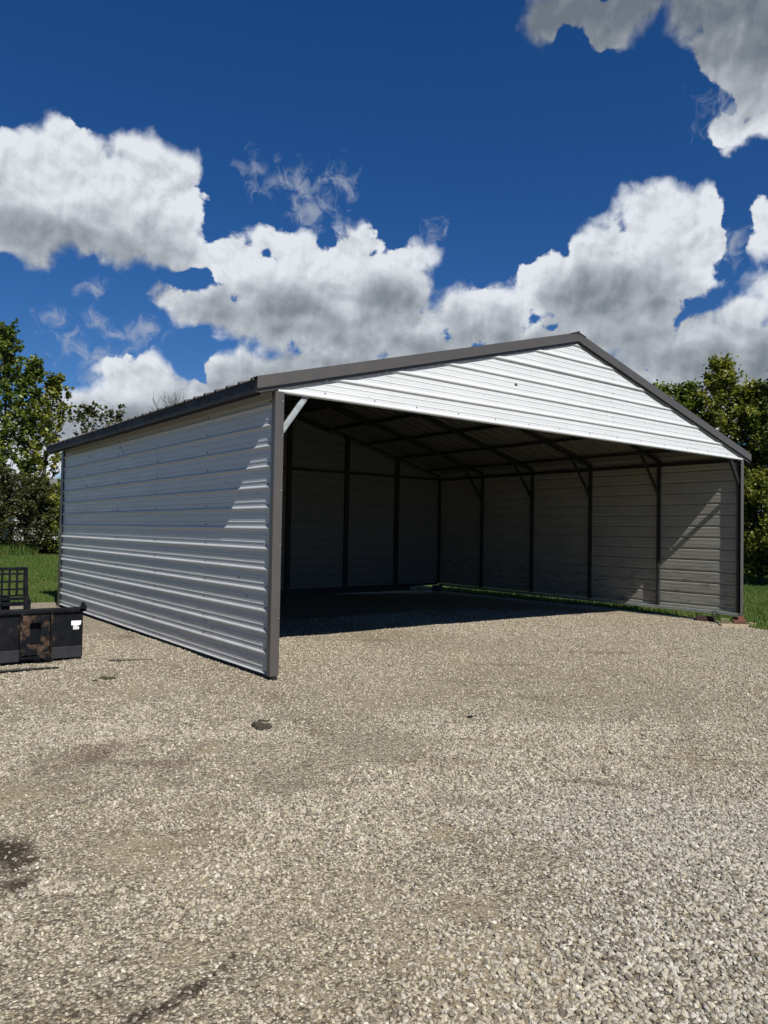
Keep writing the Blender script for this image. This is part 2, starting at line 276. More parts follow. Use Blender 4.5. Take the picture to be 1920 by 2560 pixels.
def stains(t, p, c, q1, tan=True):
    nn = M_(t, 'MULTIPLY_ADD', noise_n(t, p, 5, 6, .7).outputs['Fac'], 1.3, -.35 - .30)
    def spot(x, y, rx, ry, rz, k, edge_):
        mp = t.nodes.new('ShaderNodeMapping'); mp.vector_type = 'TEXTURE'
        mp.inputs['Location'].default_value = (x, y, 0); mp.inputs['Rotation'].default_value = (0, 0, rz); mp.inputs['Scale'].default_value = (rx * 1.6, ry * 1.6, 1e3)
        t.links.new(p, mp.inputs['Vector']); ln = t.nodes.new('ShaderNodeVectorMath'); ln.operation = 'LENGTH'; t.links.new(mp.outputs[0], ln.inputs[0])
        return smooth(t, M_(t, 'SUBTRACT', M_(t, 'ADD', nn, .62), ln.outputs['Value']), 0, edge_, 0, k)
    if tan:
        tanc = ramp(t, noise_n(t, p, 60, 5, .7).outputs['Fac'], [(.3, (.27, .235, .165)), (.7, (.38, .34, .25))])
        for s_ in STAINS_TAN: c = mixc(t, M_(t, 'MULTIPLY', spot(*s_, .7), smooth(t, q1, .80, .88, 1, .25)), c, tanc)
    for s_ in STAINS_BROWN: c = mixc(t, spot(*s_, .6), c, (.095, .07, .048))
    for s_ in STAINS_DARK: c = mixc(t, M_(t, 'MULTIPLY', spot(*s_, .45), smooth(t, q1, .80, .88, 1, .3)), c, (.035, .027, .018))
    return c
# ---- ground cover look
def ground_mat():
    m, t, b = newmat('gravel_and_grit', .9, 0, .25); p, g = pos(t)
    big = noise_n(t, p, .55, 5, .6, .6).outputs['Fac']                 # dusty compacted patches
    med = noise_n(t, p, 2.3, 6, .65, .4).outputs['Fac']
    def stones(scale, w):
        v = t.nodes.new('ShaderNodeTexVoronoi'); v.feature = 'F1'; v.inputs['Scale'].default_value = scale; v.inputs['Randomness'].default_value = 1
        pw = noise_n(t, p, scale * .9, 2, .5)
        mx = t.nodes.new('ShaderNodeVectorMath'); mx.operation = 'MULTIPLY_ADD'; t.links.new(pw.outputs['Color'], mx.inputs[0]); mx.inputs[1].default_value = (.7 / scale,) * 3; t.links.new(p, mx.inputs[2])
        t.links.new(mx.outputs[0], v.inputs['Vector'])
        s = t.nodes.new('ShaderNodeSeparateColor'); t.links.new(v.outputs['Color'], s.inputs[0])
        return v.outputs['Distance'], s.outputs[0], s.outputs[1]
    d1, r1, q1 = stones(62, 0); d2, r2, q2 = stones(150, 1)
    # loose grit (small stones with dark gaps) and dusty tan fines
    c1 = ramp(t, r1, [(0, (.17, .155, .125)), (.35, (.30, .28, .23)), (.7, (.43, .405, .34)), (1, (.60, .575, .50))])
    gap1 = smooth(t, d1, .42, .72, 0, .78)
    c1 = mixc(t, gap1, c1, (.045, .038, .028))
    c2 = ramp(t, r2, [(0, (.17, .15, .115)), (.5, (.30, .27, .21)), (1, (.50, .47, .40))])
    c2 = mixc(t, smooth(t, d2, .45, .75, 0, .6), c2, (.11, .095, .07))
    fines = ramp(t, noise_n(t, p, 90, 5, .7).outputs['Fac'], [(.3, (.215, .185, .135)), (.7, (.35, .31, .24))])
    dust = smooth(t, M_(t, 'ADD', big, M_(t, 'MULTIPLY', med, .35)), .66, .92)
    show = smooth(t, M_(t, 'ADD', q1, M_(t, 'MULTIPLY', dust, -.75)), .12, .20)
    base = mixc(t, smooth(t, M_(t, 'ADD', q2, M_(t, 'MULTIPLY', dust, -.55)), .1, .3), fines, c2)
    c = mixc(t, show, base, c1)
    # broad tone changes and damp brown streaks
    tone = noise_n(t, scalev(t, p, (1, 1, 1)), .9, 4, .6, .8, w=3.0).outputs['Fac']
    c = mixc(t, smooth(t, tone, .52, .68, 0, .42), c, mixc(t, 1.0, c, (.60, .52, .42), 'MULTIPLY'))
    c = stains(t, p, c, q1)
    c = mixc(t, 1.0, c, (.87, .81, .70), 'MULTIPLY')
    L(t, c, b.inputs['Base Color'])
    h = M_(t, 'ADD', M_(t, 'MULTIPLY', M_(t, 'MULTIPLY', smooth(t, d1, 0, .7, 1, 0), show), .8), M_(t, 'MULTIPLY', smooth(t, d2, 0, .7, 1, 0), .3))
    bumpn(t, b, h, 1.0, .009)
    return m
MAT['ground'] = ground_mat()
def stone_mat():
    m, t, b = newmat('crushed_limestone', .85, 0, .3); p, g = pos(t)
    oi = t.nodes.new('ShaderNodeObjectInfo')
    c = ramp(t, oi.outputs['Random'], [(0, (.12, .11, .095)), (.2, (.24, .226, .20)), (.5, (.38, .363, .315)), (.75, (.49, .465, .395)), (.86, (.38, .385, .38)), (1, (.64, .63, .585))])
    n = noise_n(t, p, 130, 5, .7).outputs['Fac']
    clean = t.nodes.new('ShaderNodeVectorMath'); clean.operation = 'DISTANCE'; t.links.new(p, clean.inputs[0]); clean.inputs[1].default_value = (-.4, -5.4, 0)
    c = mixc(t, smooth(t, clean.outputs['Value'], .8, 2.0, .45, 0), c, mixc(t, 1, c, (.93, 1.0, 1.14), 'MULTIPLY'))
    c = mixc(t, smooth(t, n, .35, .7, .4, 0), c, mixc(t, 1, c, (.62, .56, .46), 'MULTIPLY'))
    c = stains(t, p, c, oi.outputs['Random'], False)
    c = mixc(t, 1.0, c, (.875, .825, .73), 'MULTIPLY')
    L(t, c, b.inputs['Base Color']); bumpn(t, b, n, .5, .002)
    return m
MAT['stone'] = stone_mat()
def lawn_mat():
    m, t, b = newmat('lawn_soil', .95, 0, .1); p, g = pos(t)
    n = noise_n(t, p, 9, 8, .75).outputs['Fac']; n2_ = noise_n(t, p, .5, 4).outputs['Fac']
    c = ramp(t, n, [(.3, (.020, .035, .008)), (.55, (.05, .085, .018)), (.75, (.10, .14, .035))])
    c = mixc(t, smooth(t, n2_, .45, .65, 0, .5), c, (.10, .115, .035))
    L(t, c, b.inputs['Base Color']); bumpn(t, b, n, .8, .04); return m
MAT['lawn'] = lawn_mat()
def blade_mat():
    m, t, b = newmat('grass_blade', .55, 0, .35); p, g = pos(t)
    a = t.nodes.new('ShaderNodeAttribute'); a.attribute_name = 'tone'
    n2_ = noise_n(t, p, .6, 4, .6).outputs['Fac']
    c = ramp(t, a.outputs['Fac'], [(0, (.035, .075, .012)), (.5, (.085, .15, .025)), (.85, (.15, .20, .05)), (1, (.30, .27, .12))])
    c = mixc(t, smooth(t, n2_, .42, .64, 0, .55), c, (.15, .17, .045))
    L(t, c, b.inputs['Base Color'])
    tr = t.nodes.new('ShaderNodeBsdfTranslucent'); L(t, c, tr.inputs[0]); mx = t.nodes.new('ShaderNodeMixShader'); mx.inputs[0].default_value = .3
    L(t, b.outputs[0], mx.inputs[1]); L(t, tr.outputs[0], mx.inputs[2]); L(t, mx.outputs[0], t.nodes['Material Output'].inputs['Surface'])
    return m
MAT['blade'] = blade_mat()
def leaf_mat(name, dark, mid, light):
    m, t, b = newmat(name, .45, 0, .5)
    a = t.nodes.new('ShaderNodeAttribute'); a.attribute_name = 'tone'
    c = ramp(t, a.outputs['Fac'], [(0, dark), (.5, mid), (1, light)])
    L(t, c, b.inputs['Base Color'])
    tr = t.nodes.new('ShaderNodeBsdfTranslucent'); c2 = mixc(t, 1, c, (1.2, 1.3, .5), 'MULTIPLY'); L(t, c2, tr.inputs[0]); mx = t.nodes.new('ShaderNodeMixShader'); mx.inputs[0].default_value = .36
    L(t, b.outputs[0], mx.inputs[1]); L(t, tr.outputs[0], mx.inputs[2]); L(t, mx.outputs[0], t.nodes['Material Output'].inputs['Surface'])
    return m
MAT['leafA'] = leaf_mat('maple_leaf', (.036, .058, .013), (.10, .14, .025), (.25, .28, .055))
MAT['leafB'] = leaf_mat('yellow_green_leaf', (.052, .062, .010), (.155, .172, .026), (.33, .32, .06))
MAT['leafC'] = leaf_mat('dull_bush_leaf', (.022, .028, .010), (.06, .068, .02), (.14, .14, .045))
MAT['bark'] = simple('bark', (.085, .075, .062), .9, 0, .2, .35, 12, .6, sv=(1, 1, .3))

# ================================================================= terrain
Wd, Ln, H = 10.3134, 8.7655, 3.05
SL = .2655                                                 # roof slope
def nz(x, y, s, o=0.0): return mnoise.noise(Vector((x * s + o, y * s - o, o)))
def sst(a, b, x): t_ = min(1, max(0, (x - a) / (b - a))); return t_ * t_ * (3 - 2 * t_)
def hgt(x, y):
    h = -.115 - .05 * sst(4.5, 10.5, x) * sst(-3, 0, y) - .032 * math.exp(-((x - 10.3) ** 2 + y * y) / .5) + .016 * nz(x, y, .55, 3.1) + .008 * nz(x, y, 1.7, 9.2) + .004 * nz(x, y, 4.1, 5.2)
    r = .62 * sst(11, 26, y) * (1 - sst(6, 12, x - .25 * y + 4))
    return h + r
def is_lawn(x, y):
    e = .12 * nz(x, y, 1.3, 2.2) + .05 * nz(x, y, 5, 1.2)
    xe = 10.56 if y < 4 else 10.42
    if y < .3: xe = 10.56 + .8 * (y - .3)
    return (y > (9.7 if x < 5 else 9.05) + e) or (x > xe + e and y > -14)
def axis(lo, hi, segs):
    out = []
    for a, b, st in segs: out += list(np.arange(a, b, st))
    return [v for v in out] + [hi]
gx = axis(0, 800, [(-800, -100, 50), (-100, -20, 5), (-20, -8, .6), (-8, 14, .12), (14, 40, .8), (40, 120, 8), (120, 800, 60)])
gy = axis(0, 800, [(-800, -100, 50), (-100, -16, 6), (-16, -7, .6), (-7, 12, .12), (12, 34, .6), (34, 100, 6), (100, 800, 60)])
vs = [(x, y, hgt(x, y)) for y in gy for x in gx]
nx = len(gx); fs = [(j * nx + i, j * nx + i + 1, (j + 1) * nx + i + 1, (j + 1) * nx + i) for j in range(len(gy) - 1) for i in range(nx - 1)]
g = mesh_np('ground', vs, fs, MAT['ground']); g['kind'] = 'structure'; g.data.polygons.foreach_set('use_smooth', [True] * len(fs))
va = np.array(vs)
keep = [f for f in fs if is_lawn(*va[list(f)].mean(0)[:2])]
used = sorted({i for f in keep for i in f}); mp_ = {o: n for n, o in enumerate(used)}
lw = mesh_np('lawn', va[used] + [0, 0, .006], [[mp_[i] for i in f] for f in keep], MAT['lawn']); lw['kind'] = 'structure'
lw.data.polygons.foreach_set('use_smooth', [True] * len(keep))

# ---- loose gravel: crushed stones instanced on points (denser and coarser towards the near right)
CX, CY = -3.97, -7.11
def frac_noise(x, y): return .6 * nz(x, y, .55, 7.7) + .3 * nz(x, y, 1.6, 1.4) + .15 * nz(x, y, 5, 4.4)
pts, scl, idx = [], [], []
FZ = math.atan2(.79, .61)
def scatter(n, d0, d1, half, fn):
    d = np.sqrt(rng.uniform(d0 * d0, d1 * d1, n)); a = FZ + rng.uniform(-half, half, n)
    for di, ai in zip(d, a):
        x = CX + di * math.cos(ai); y = CY + di * math.sin(ai)
        if is_lawn(x, y) and random.random() < .97: continue
        if d1 > 8 and y > 4.5: continue
        s = fn(x, y, di)
        if s: pts.append((x, y, hgt(x, y) + s * random.uniform(-.15, .35))); scl.append(s)
def coarse(x, y):    # strength of the coarse clean stone bed, heaviest at the near right
    rx = (x - CX) * .791 - (y - CY) * .611; fy = (x - CX) * .611 + (y - CY) * .791
    return sst(-1.0, .9, rx + .75 * (3.0 - fy) + .9 * frac_noise(x, y)) * sst(5.0, 3.2, fy - .3 * rx + .8 * frac_noise(x + 5, y))
def bare(x, y):      # dusty bald patches of the yard
    for (a_, b_, rx_, ry_, t_, k_) in STAINS_TAN:
        dx_, dy_ = x - a_, y - b_; c_, s_ = math.cos(t_), math.sin(t_)
        if math.hypot((dx_ * c_ + dy_ * s_) / rx_, (-dx_ * s_ + dy_ * c_) / ry_) < 1.15 + 1.1 * nz(x, y, 4, 6.6): return random.random() < k_ * .97
    return frac_noise(x + 3, y + 8) * 1.0 + .25 * nz(x, y, 3, 2.2) > .06 and random.random() < .86
def f_near(x, y, d):
    if coarse(x, y) < .6 and bare(x, y): return 0
    k = coarse(x, y)
    if random.random() > .10 + .90 * k: return 0
    return random.uniform(.008, .0145) * (1.15 if random.random() < .12 else 1) * (.62 + .38 * k)
def f_mid(x, y, d):
    if bare(x, y): return 0
    q = frac_noise(x, y)
    if random.random() > .62 + 1.5 * q: return 0
    return random.uniform(.0045, .0095) * (1.6 if random.random() < .07 else 1) * (.8 + .5 * sst(-.2, .35, q))
def f_far(x, y, d):
    if bare(x, y) and random.random() < .4: return 0
    q = frac_noise(x, y)
    if random.random() > .80 + 1.3 * q: return 0
    return random.uniform(.007, .013)
scatter(62000, 1.9, 5.6, .62, f_near)
scatter(135000, 1.9, 7.5, .60, f_mid)
scatter(165000, 6.0, 16.5, .56, f_far)
pts = np.array(pts, np.float32); scl = np.array(scl, np.float32)
me = bpy.data.meshes.new('gravel'); me.vertices.add(len(pts)); me.vertices.foreach_set('co', pts.ravel())
a = me.attributes.new('size', 'FLOAT', 'POINT'); a.data.foreach_set('value', scl)
a = me.attributes.new('turn', 'FLOAT_VECTOR', 'POINT'); a.data.foreach_set('vector', rng.uniform(0, 6.28, (len(pts), 3)).astype(np.float32).ravel() * np.tile([.12, .12, 1], len(pts)).astype(np.float32))
a = me.attributes.new('pick', 'INT', 'POINT'); a.data.foreach_set('value', rng.integers(0, 10, len(pts)).astype(np.int32))
me.materials.append(MAT['stone'])
gravel = bpy.data.objects.new('gravel', me); col.objects.link(gravel)
tag(gravel, 'loose crushed pale limestone gravel covering the yard, coarsest at the near right', 'gravel', kind='stuff')
gt = bpy.data.node_groups.new('gravel_scatter', 'GeometryNodeTree')
gt.interface.new_socket('Geometry', in_out='INPUT', socket_type='NodeSocketGeometry'); gt.interface.new_socket('Geometry', in_out='OUTPUT', socket_type='NodeSocketGeometry')
gi = gt.nodes.new('NodeGroupInput'); go = gt.nodes.new('NodeGroupOutput')
g2i = gt.nodes.new('GeometryNodeGeometryToInstance')
for k in range(10):
    ico = gt.nodes.new('GeometryNodeMeshIcoSphere'); ico.inputs['Subdivisions'].default_value = 2; ico.inputs['Radius'].default_value = 1
    sp = gt.nodes.new('GeometryNodeSetPosition'); L(gt, ico.outputs[0], sp.inputs['Geometry'])
    ps = gt.nodes.new('GeometryNodeInputPosition'); vo = gt.nodes.new('ShaderNodeTexVoronoi'); vo.voronoi_dimensions = '4D'
    vo.inputs['W'].default_value = k * 3.7; vo.inputs['Scale'].default_value = .75; L(gt, ps.outputs[0], vo.inputs['Vector'])
    mr = M_(gt, 'MULTIPLY_ADD', vo.outputs['Distance'], -.85, 1.35)
    vm = gt.nodes.new('ShaderNodeVectorMath'); vm.operation = 'SCALE'; L(gt, ps.outputs[0], vm.inputs[0]); L(gt, mr, vm.inputs['Scale']); L(gt, vm.outputs[0], sp.inputs['Position'])
    tf = gt.nodes.new('GeometryNodeTransform'); L(gt, sp.outputs[0], tf.inputs['Geometry'])
    tf.inputs['Scale'].default_value = (random.uniform(.95, 1.35), random.uniform(.75, 1.0), random.uniform(.5, .8))
    sm_ = gt.nodes.new('GeometryNodeSetShadeSmooth'); sm_.inputs['Shade Smooth'].default_value = False; L(gt, tf.outputs[0], sm_.inputs['Geometry'])
    mt = gt.nodes.new('GeometryNodeSetMaterial'); mt.inputs['Material'].default_value = MAT['stone']; L(gt, sm_.outputs[0], mt.inputs['Geometry'])
    L(gt, mt.outputs[0], g2i.inputs[0])
iop = gt.nodes.new('GeometryNodeInstanceOnPoints'); iop.inputs['Pick Instance'].default_value = True
m2p = gt.nodes.new('GeometryNodeMeshToPoints'); L(gt, gi.outputs[0], m2p.inputs['Mesh']); L(gt, m2p.outputs[0], iop.inputs['Points'])
L(gt, g2i.outputs[0], iop.inputs['Instance'])
def nattr(nm, ty):
    n = gt.nodes.new('GeometryNodeInputNamedAttribute'); n.data_type = ty; n.inputs['Name'].default_value = nm; return n.outputs['Attribute']
L(gt, nattr('pick', 'INT'), iop.inputs['Instance Index']); L(gt, nattr('turn', 'FLOAT_VECTOR'), iop.inputs['Rotation']); L(gt, nattr('size', 'FLOAT'), iop.inputs['Scale'])
L(gt, iop.outputs[0], go.inputs[0])
gravel.modifiers.new('scatter', 'NODES').node_group = gt

# ---- grass blades on the lawn, only where the lawn can be seen from near the camera
def grass(n, test, area, hmin, hmax, wid_, name, label):
    x = rng.uniform(area[0], area[1], n); y = rng.uniform(area[2], area[3], n)
    P_ = np.array([(a_, b_, hgt(a_, b_)) for a_, b_ in zip(x, y) if is_lawn(a_, b_) and test(a_, b_)])
    m = len(P_); ang = rng.uniform(0, 6.283, m); h = rng.uniform(hmin, hmax, m); lean = rng.uniform(0, .55, m) * h; la = rng.uniform(0, 6.283, m)
    w = wid_ * rng.uniform(.7, 1.3, m)
    dx = np.stack([np.cos(ang), np.sin(ang), 0 * ang], 1) * w[:, None]
    tip = P_ + np.stack([np.cos(la) * lean, np.sin(la) * lean, h], 1)
    mid = P_ + np.stack([np.cos(la) * lean * .35, np.sin(la) * lean * .35, h * .6], 1)
    V = np.stack([P_ - dx, P_ + dx, mid + dx * .7, tip, mid - dx * .7], 1).reshape(-1, 3)
    Fa = np.arange(m * 5).reshape(m, 5)
    o = mesh_np(name, V, Fa, MAT['blade'], attr={'tone': ('FACE', rng.beta(2, 2.6, m))})
    return tag(o, label, 'grass', kind='stuff')
def vis(x, y):     # wedge seen from the camera, a little wider
    dx, dy = x - CX, y - CY; f = dx * .611 + dy * .791; r = dx * .791 - dy * .611
    return abs(r) < .60 * f + 1.0
grass(230000, lambda x, y: vis(x, y) and x < 8 and (x < 2.6 + .16 * (y - 9) or y < 10.6), (-3, 8, 9.4, 27), .05, .12, .008, 'grass', 'mown green grass behind the carport on the left, longer towards the trees')
grass(210000, lambda x, y: vis(x, y) and y > -8 and (y < .55 * (x - 10) + 1.5 or y < 9.2 and x < 13), (9.6, 31, -4, 14), .05, .105, .008, 'grass', 'green grass to the right of the carport, reaching under its right wall')
grass(2600, lambda x, y: True, (10.22, 10.6, -.1, 9), .04, .09, .006, 'grass', 'tufts of grass poking in along the foot of the right carport wall')
grass(26000, lambda x, y: nz(x, y, .5, 4) > -.25, (-4, 6, 21.5, 24.5), .2, .5, .01, 'grass', 'long rough grass at the foot of the left trees')

# ================================================================= the carport
cp = empty('metal_carport', (Wd / 2, 0, 0), label='large open-fronted metal carport with white ribbed steel walls and brown trim', cat='carport')
def T(x, top=0.0): return 4.602 + top - SL * abs(x - Wd / 2)
PITCH = .2286
def roofprofile(ya, yb):
    out = []; c = ya + .10
    while c < yb:
        for d, o in ((-.036, 0), (-.014, .028), (.014, .028), (.036, 0), (.110, 0), (.115, .005), (.125, .005), (.130, 0), (.180, 0), (.185, .005), (.195, .005), (.200, 0)):
            if c + d < yb: out.append((c + d, o))
        c += .3048
    return [(ya, 0)] + out + [(yb, 0)]
def profile(za, zb, z0):
    """ribbed profile: list of (z, outward offset) from za to zb; major ribs centred at z0 + k*PITCH"""
    pts = []
    k = math.floor((za - z0) / PITCH) - 1
    while z0 + k * PITCH < zb + .2:
        c = z0 + k * PITCH
        for dz, o in ((-.028, 0), (-.012, .018), (.0, .020), (.011, .018), (.027, 0), (.068, 0), (.072, .0040), (.079, .0040), (.084, 0), (.144, 0), (.148, .0040), (.155, .0040), (.160, 0)):
            pts.append((c + dz, o))
        k += 1
    pts.sort(); out = []
    for (a, oa), (b, ob) in zip(pts, pts[1:]):
        if b <= za or a >= zb: continue
        if not out:
            t_ = max(0, (za - a) / (b - a)); out.append((max(a, za), oa + (ob - oa) * t_))
        t_ = min(1, (zb - a) / (b - a)); out.append((min(b, zb), oa + (ob - oa) * t_))
    return out
def sheet(mb, prof, ends, place, step=.3, wob=.0022, seed=0, taper=0.0):
    """prof (w,o); ends(w)->(u0,u1); place(u,w,o)->xyz. The ribs flatten at the ends if taper>0"""
    rows = []
    n = None
    for w, o in prof:
        u0, u1 = ends(w)
        n = n or max(2, int((u1 - u0) / step) + 1)
        us = [u0 + (u1 - u0) * i / n for i in range(n + 1)]
        if taper: us = [u0, u0 + min(taper, (u1 - u0) * .2)] + us[1:-1] + [u1 - min(taper, (u1 - u0) * .2), u1]
        row = []
        for i, u in enumerate(us):
            oo = o if not (taper and i in (0, len(us) - 1)) else 0
            row.append(place(u, w, oo + wob * nz(u, w * 2.2, .9, 3 + seed) + wob * .5 * nz(u, w * 4, 2.1, seed)))
        rows.append(row)
    m = len(rows[0]); vs = [v for r in rows for v in r]
    fs = [(j * m + i, j * m + i + 1, (j + 1) * m + i + 1, (j + 1) * m + i) for j in range(len(rows) - 1) for i in range(m - 1)]
    mb.add(vs, fs)
def flipped(mb): mb.f = [f[::-1] for f in mb.f]
FR = [Ln * k / 5 for k in range(6)]
RZ = 1.5260
# left wall (outside seen): outward is -x
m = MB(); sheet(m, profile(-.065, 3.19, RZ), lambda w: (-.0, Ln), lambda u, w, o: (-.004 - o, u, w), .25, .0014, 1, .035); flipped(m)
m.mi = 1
for y in [.13] + FR[1:5] + [Ln - .12]:
    k = -6
    while RZ + k * PITCH < 3.0:
        z = RZ + k * PITCH + .045 + random.uniform(-.004, .004)
        if z > 0 and random.random() < .93: m.screw((-.006, y + random.uniform(-.012, .012), z), (-1, 0, 0), .011, .007)
        k += 1
for (y, z, s) in ((6.9, 2.80, .022), (6.75, 2.83, .012), (5.2, 2.83, .022), (5.1, 2.78, .014), (5.05, 2.74, .02), (1.2, 2.08, .011), (.55, 2.24, .01), (3.3, 2.05, .01), (2.1, 1.99, .012), (7.6, 2.1, .014), (3.9, .5, .011), (2.7, .62, .012), (1.7, .35, .014), (1.5, .28, .012), (.6, .75, .015), (.8, .95, .013)):
    m.screw((-.0045, y, z), (-1, 0, 0), s, .004)
for i in range(70):
    z_ = abs(random.gauss(0, .45)) + .05; y_ = random.choice((random.uniform(.3, 3), random.uniform(.3, 8.5)))
    ph = ((z_ - RZ) / PITCH) % 1
    if z_ > 1.4 or ph < .2 or ph > .85: continue
    q_ = random.uniform(.004, .011); m.screw((-.0048, y_, z_), (-1, 0, 0), q_, .001); 
    if random.random() < .5: m.screw((-.0048, y_ + q_, z_ + random.uniform(-.02, .02)), (-1, 0, 0), q_ * .6, .001)
lwall = m.build('wall_panel', [MAT['white_shaded'], MAT['screw']], cp); tag(lwall, 'left wall of white ribbed steel sheets, sunlit only below head height')
# right wall: outward is +x
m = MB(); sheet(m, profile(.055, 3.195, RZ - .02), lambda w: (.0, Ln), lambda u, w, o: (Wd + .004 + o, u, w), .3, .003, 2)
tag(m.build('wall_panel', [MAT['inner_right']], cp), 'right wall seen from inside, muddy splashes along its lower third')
# back wall: outward +y, up into the gable
def bend(w):
    if w <= 3.05: return (0, Wd)
    h = (w - 3.03) / SL; return (min(h, Wd / 2 - .02), max(Wd - h, Wd / 2 + .02))
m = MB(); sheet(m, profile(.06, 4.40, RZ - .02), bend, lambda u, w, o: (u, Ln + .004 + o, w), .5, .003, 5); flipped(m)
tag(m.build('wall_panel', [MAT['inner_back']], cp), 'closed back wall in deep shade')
# front gable: outward -y
GZ = 3.045
def gend(w):
    h = max(.0, (w - 3.05)) / SL; return (max(-.0, h - .02), min(Wd, Wd - h + .02))
def gpanel(za, zb, y0, seed, amp=.004):
    m = MB(); sheet(m, profile(za, zb, GZ), gend, lambda u, w, o: (u, y0 - o, w), .25, amp, seed); return m
m = gpanel(3.018, 4.255 - .30, -.012, 7)
m.mi = 1
for x in np.arange(.62, Wd - .3, .70):
    m.screw((x + random.uniform(-.03, .03), -.013, GZ + .048), (0, -1, 0), .009, .006)
for z in (GZ + .30, GZ + .36, GZ + .53, GZ + .75, GZ + .97): m.screw((6.12 + random.uniform(-.02, .02), -.014, z), (0, -1, 0), .009, .006)
for (x, z, s) in ((3.82, 3.63, .022), (3.845, 3.625, .016), (3.2, 3.4, .007), (3.1, 3.3, .006), (2.6, 3.3, .006), (4.9, 3.2, .006), (7.0, 3.4, .006), (4.1, 3.75, .006), (2.3, 3.35, .007)):
    m.screw((x, -.0135, z), (0, -1, 0), s, .003)
for i in range(60):
    x_ = random.uniform(1, 9.3); z_ = random.uniform(3.06, 3.92); ph = ((z_ - GZ) / PITCH) % 1
    if z_ > 3.0 + .24 * min(x_, Wd - x_) or ph < .2 or ph > .85: continue
    m.screw((x_, -.0135, z_), (0, -1, 0), random.uniform(.003, .0065), .001)
tag(m.build('gable_panel', [MAT['white'], MAT['screw']], cp), 'lower sunlit white sheets of the front gable')
m = gpanel(4.255 - .315, 4.45, -.019, 9, .003)
tag(m.build('gable_panel', [MAT['white']], cp), 'small upper triangle of the front gable lapped over the lower sheets')
# roof sheets, ribs running down the slope
def roofend(w): return (0, 5.157 + .284)
Y0, Y1 = -.045, Ln + .19
for sgn in (1, -1):
    m = MB()
    pf = roofprofile(Y0, Y1)
    sheet(m, pf, roofend, (lambda u, w, o: (Wd / 2 - sgn * u, w, 4.572 - SL * u + o)), .45, .002, 11)
    if sgn == 1: flipped(m)
    # make the outer paint face up
    tag(m.build('roof_panel', MAT['roof'], cp), 'left roof slope' if sgn == 1 else 'right roof slope, unpainted ribbed underside showing')
# ridge cap
m = MB()
for s in (1, -1):
    xs = [Wd / 2, Wd / 2 + s * .17]
    for (a, b_) in [(Y0 - .03, Y1 + .02)]:
        vs_ = []
        for x in xs:
            for y in (a, b_):
                for dz in (.0, .004): vs_.append((x, y, 4.602 - SL * abs(x - Wd / 2) + dz))
        m.add(vs_, [(0, 4, 6, 2), (1, 3, 7, 5), (0, 1, 5, 4), (2, 6, 7, 3), (4, 5, 7, 6)])
m.tube([(Wd / 2, Y0 - .032, 4.60), (Wd / 2, Y1 + .02, 4.60)], [.022, .022], 8)
m.build('ridge_cap', MAT['trim'], cp)
# rake trims (front and back)
def slab(m, xa, xb, y0, y1, d0, d1):
    m.hexa([(xa, y0, T(xa) + d0), (xb, y0, T(xb) + d0), (xb, y1, T(xb) + d0), (xa, y1, T(xa) + d0),
            (xa, y0, T(xa) + d1), (xb, y0, T(xb) + d1), (xb, y1, T(xb) + d1), (xa, y1, T(xa) + d1)])
def rake(xa, xb, yf, s, lift=0):
    m = MB()
    def yy(a, b_): return (min(yf + s * a, yf + s * b_), max(yf + s * a, yf + s * b_))
    y0, y1 = yy(-lift, .006); slab(m, xa, xb, y0, y1, -.133, 0)          # face
    y0, y1 = yy(.006, .16); slab(m, xa, xb, y0, y1, -.004 + lift * .5, .0008 + lift * .5)    # flange over the roof
    y0, y1 = yy(.006, .034); slab(m, xa, xb, y0, y1, -.133, -.129)       # return
    y0, y1 = yy(.028, .034); slab(m, xa, xb, y0, y1, -.178, -.133)       # lip against the gable
    m.mi = 1
    x = min(xa, xb) + .9
    while x < max(xa, xb) - .2 and s > 0:
        m.screw((x, yf + s * .028, T(x) - .157), (0, -s, 0), .009, .006); x += .86
    return m
FY = -.062
rake(-.27, 2.90, FY, 1).build('rake_trim', [MAT['trim'], MAT['screw_l']], cp)
rake(2.90, Wd / 2, FY, 1, .0025).build('rake_trim', [MAT['trim'], MAT['screw_l']], cp)
rake(Wd / 2, 7.6, FY, 1, .0025).build('rake_trim', [MAT['trim'], MAT['screw_l']], cp)
rake(7.60, Wd + .27, FY, 1).build('rake_trim', [MAT['trim'], MAT['screw_l']], cp)
for xa, xb in ((-.27, Wd / 2), (Wd / 2, Wd + .27)): rake(xa, xb, Ln + .205, -1).build('rake_trim', [MAT['trim'], MAT['screw_l']], cp)
# eave trims
def eave(xf, s, ya, yb, lift):
    m = MB(); x0, x1 = sorted((xf - s * lift, xf + s * .005)); zt = T(xf) - .034
    m.box(x0, x1, ya, yb, zt - .14, zt - .0)
    x0, x1 = sorted((xf + s * .005, xf + s * .05)); m.box(x0, x1, ya, yb, zt - .140, zt - .137)
    x0, x1 = sorted((xf + s * .046, xf + s * .05)); m.box(x0, x1, ya, yb, zt - .165, zt - .140)
    return m
for ya, yb, lf in ((FY + .008, 5.86, .0), (5.86, Ln + .198, .002)):
    eave(-.268, 1, ya, yb, lf).build('eave_trim', MAT['trim_shaded'], cp)
    eave(Wd + .268, -1, ya, yb, lf).build('eave_trim', MAT['trim_shaded'], cp)
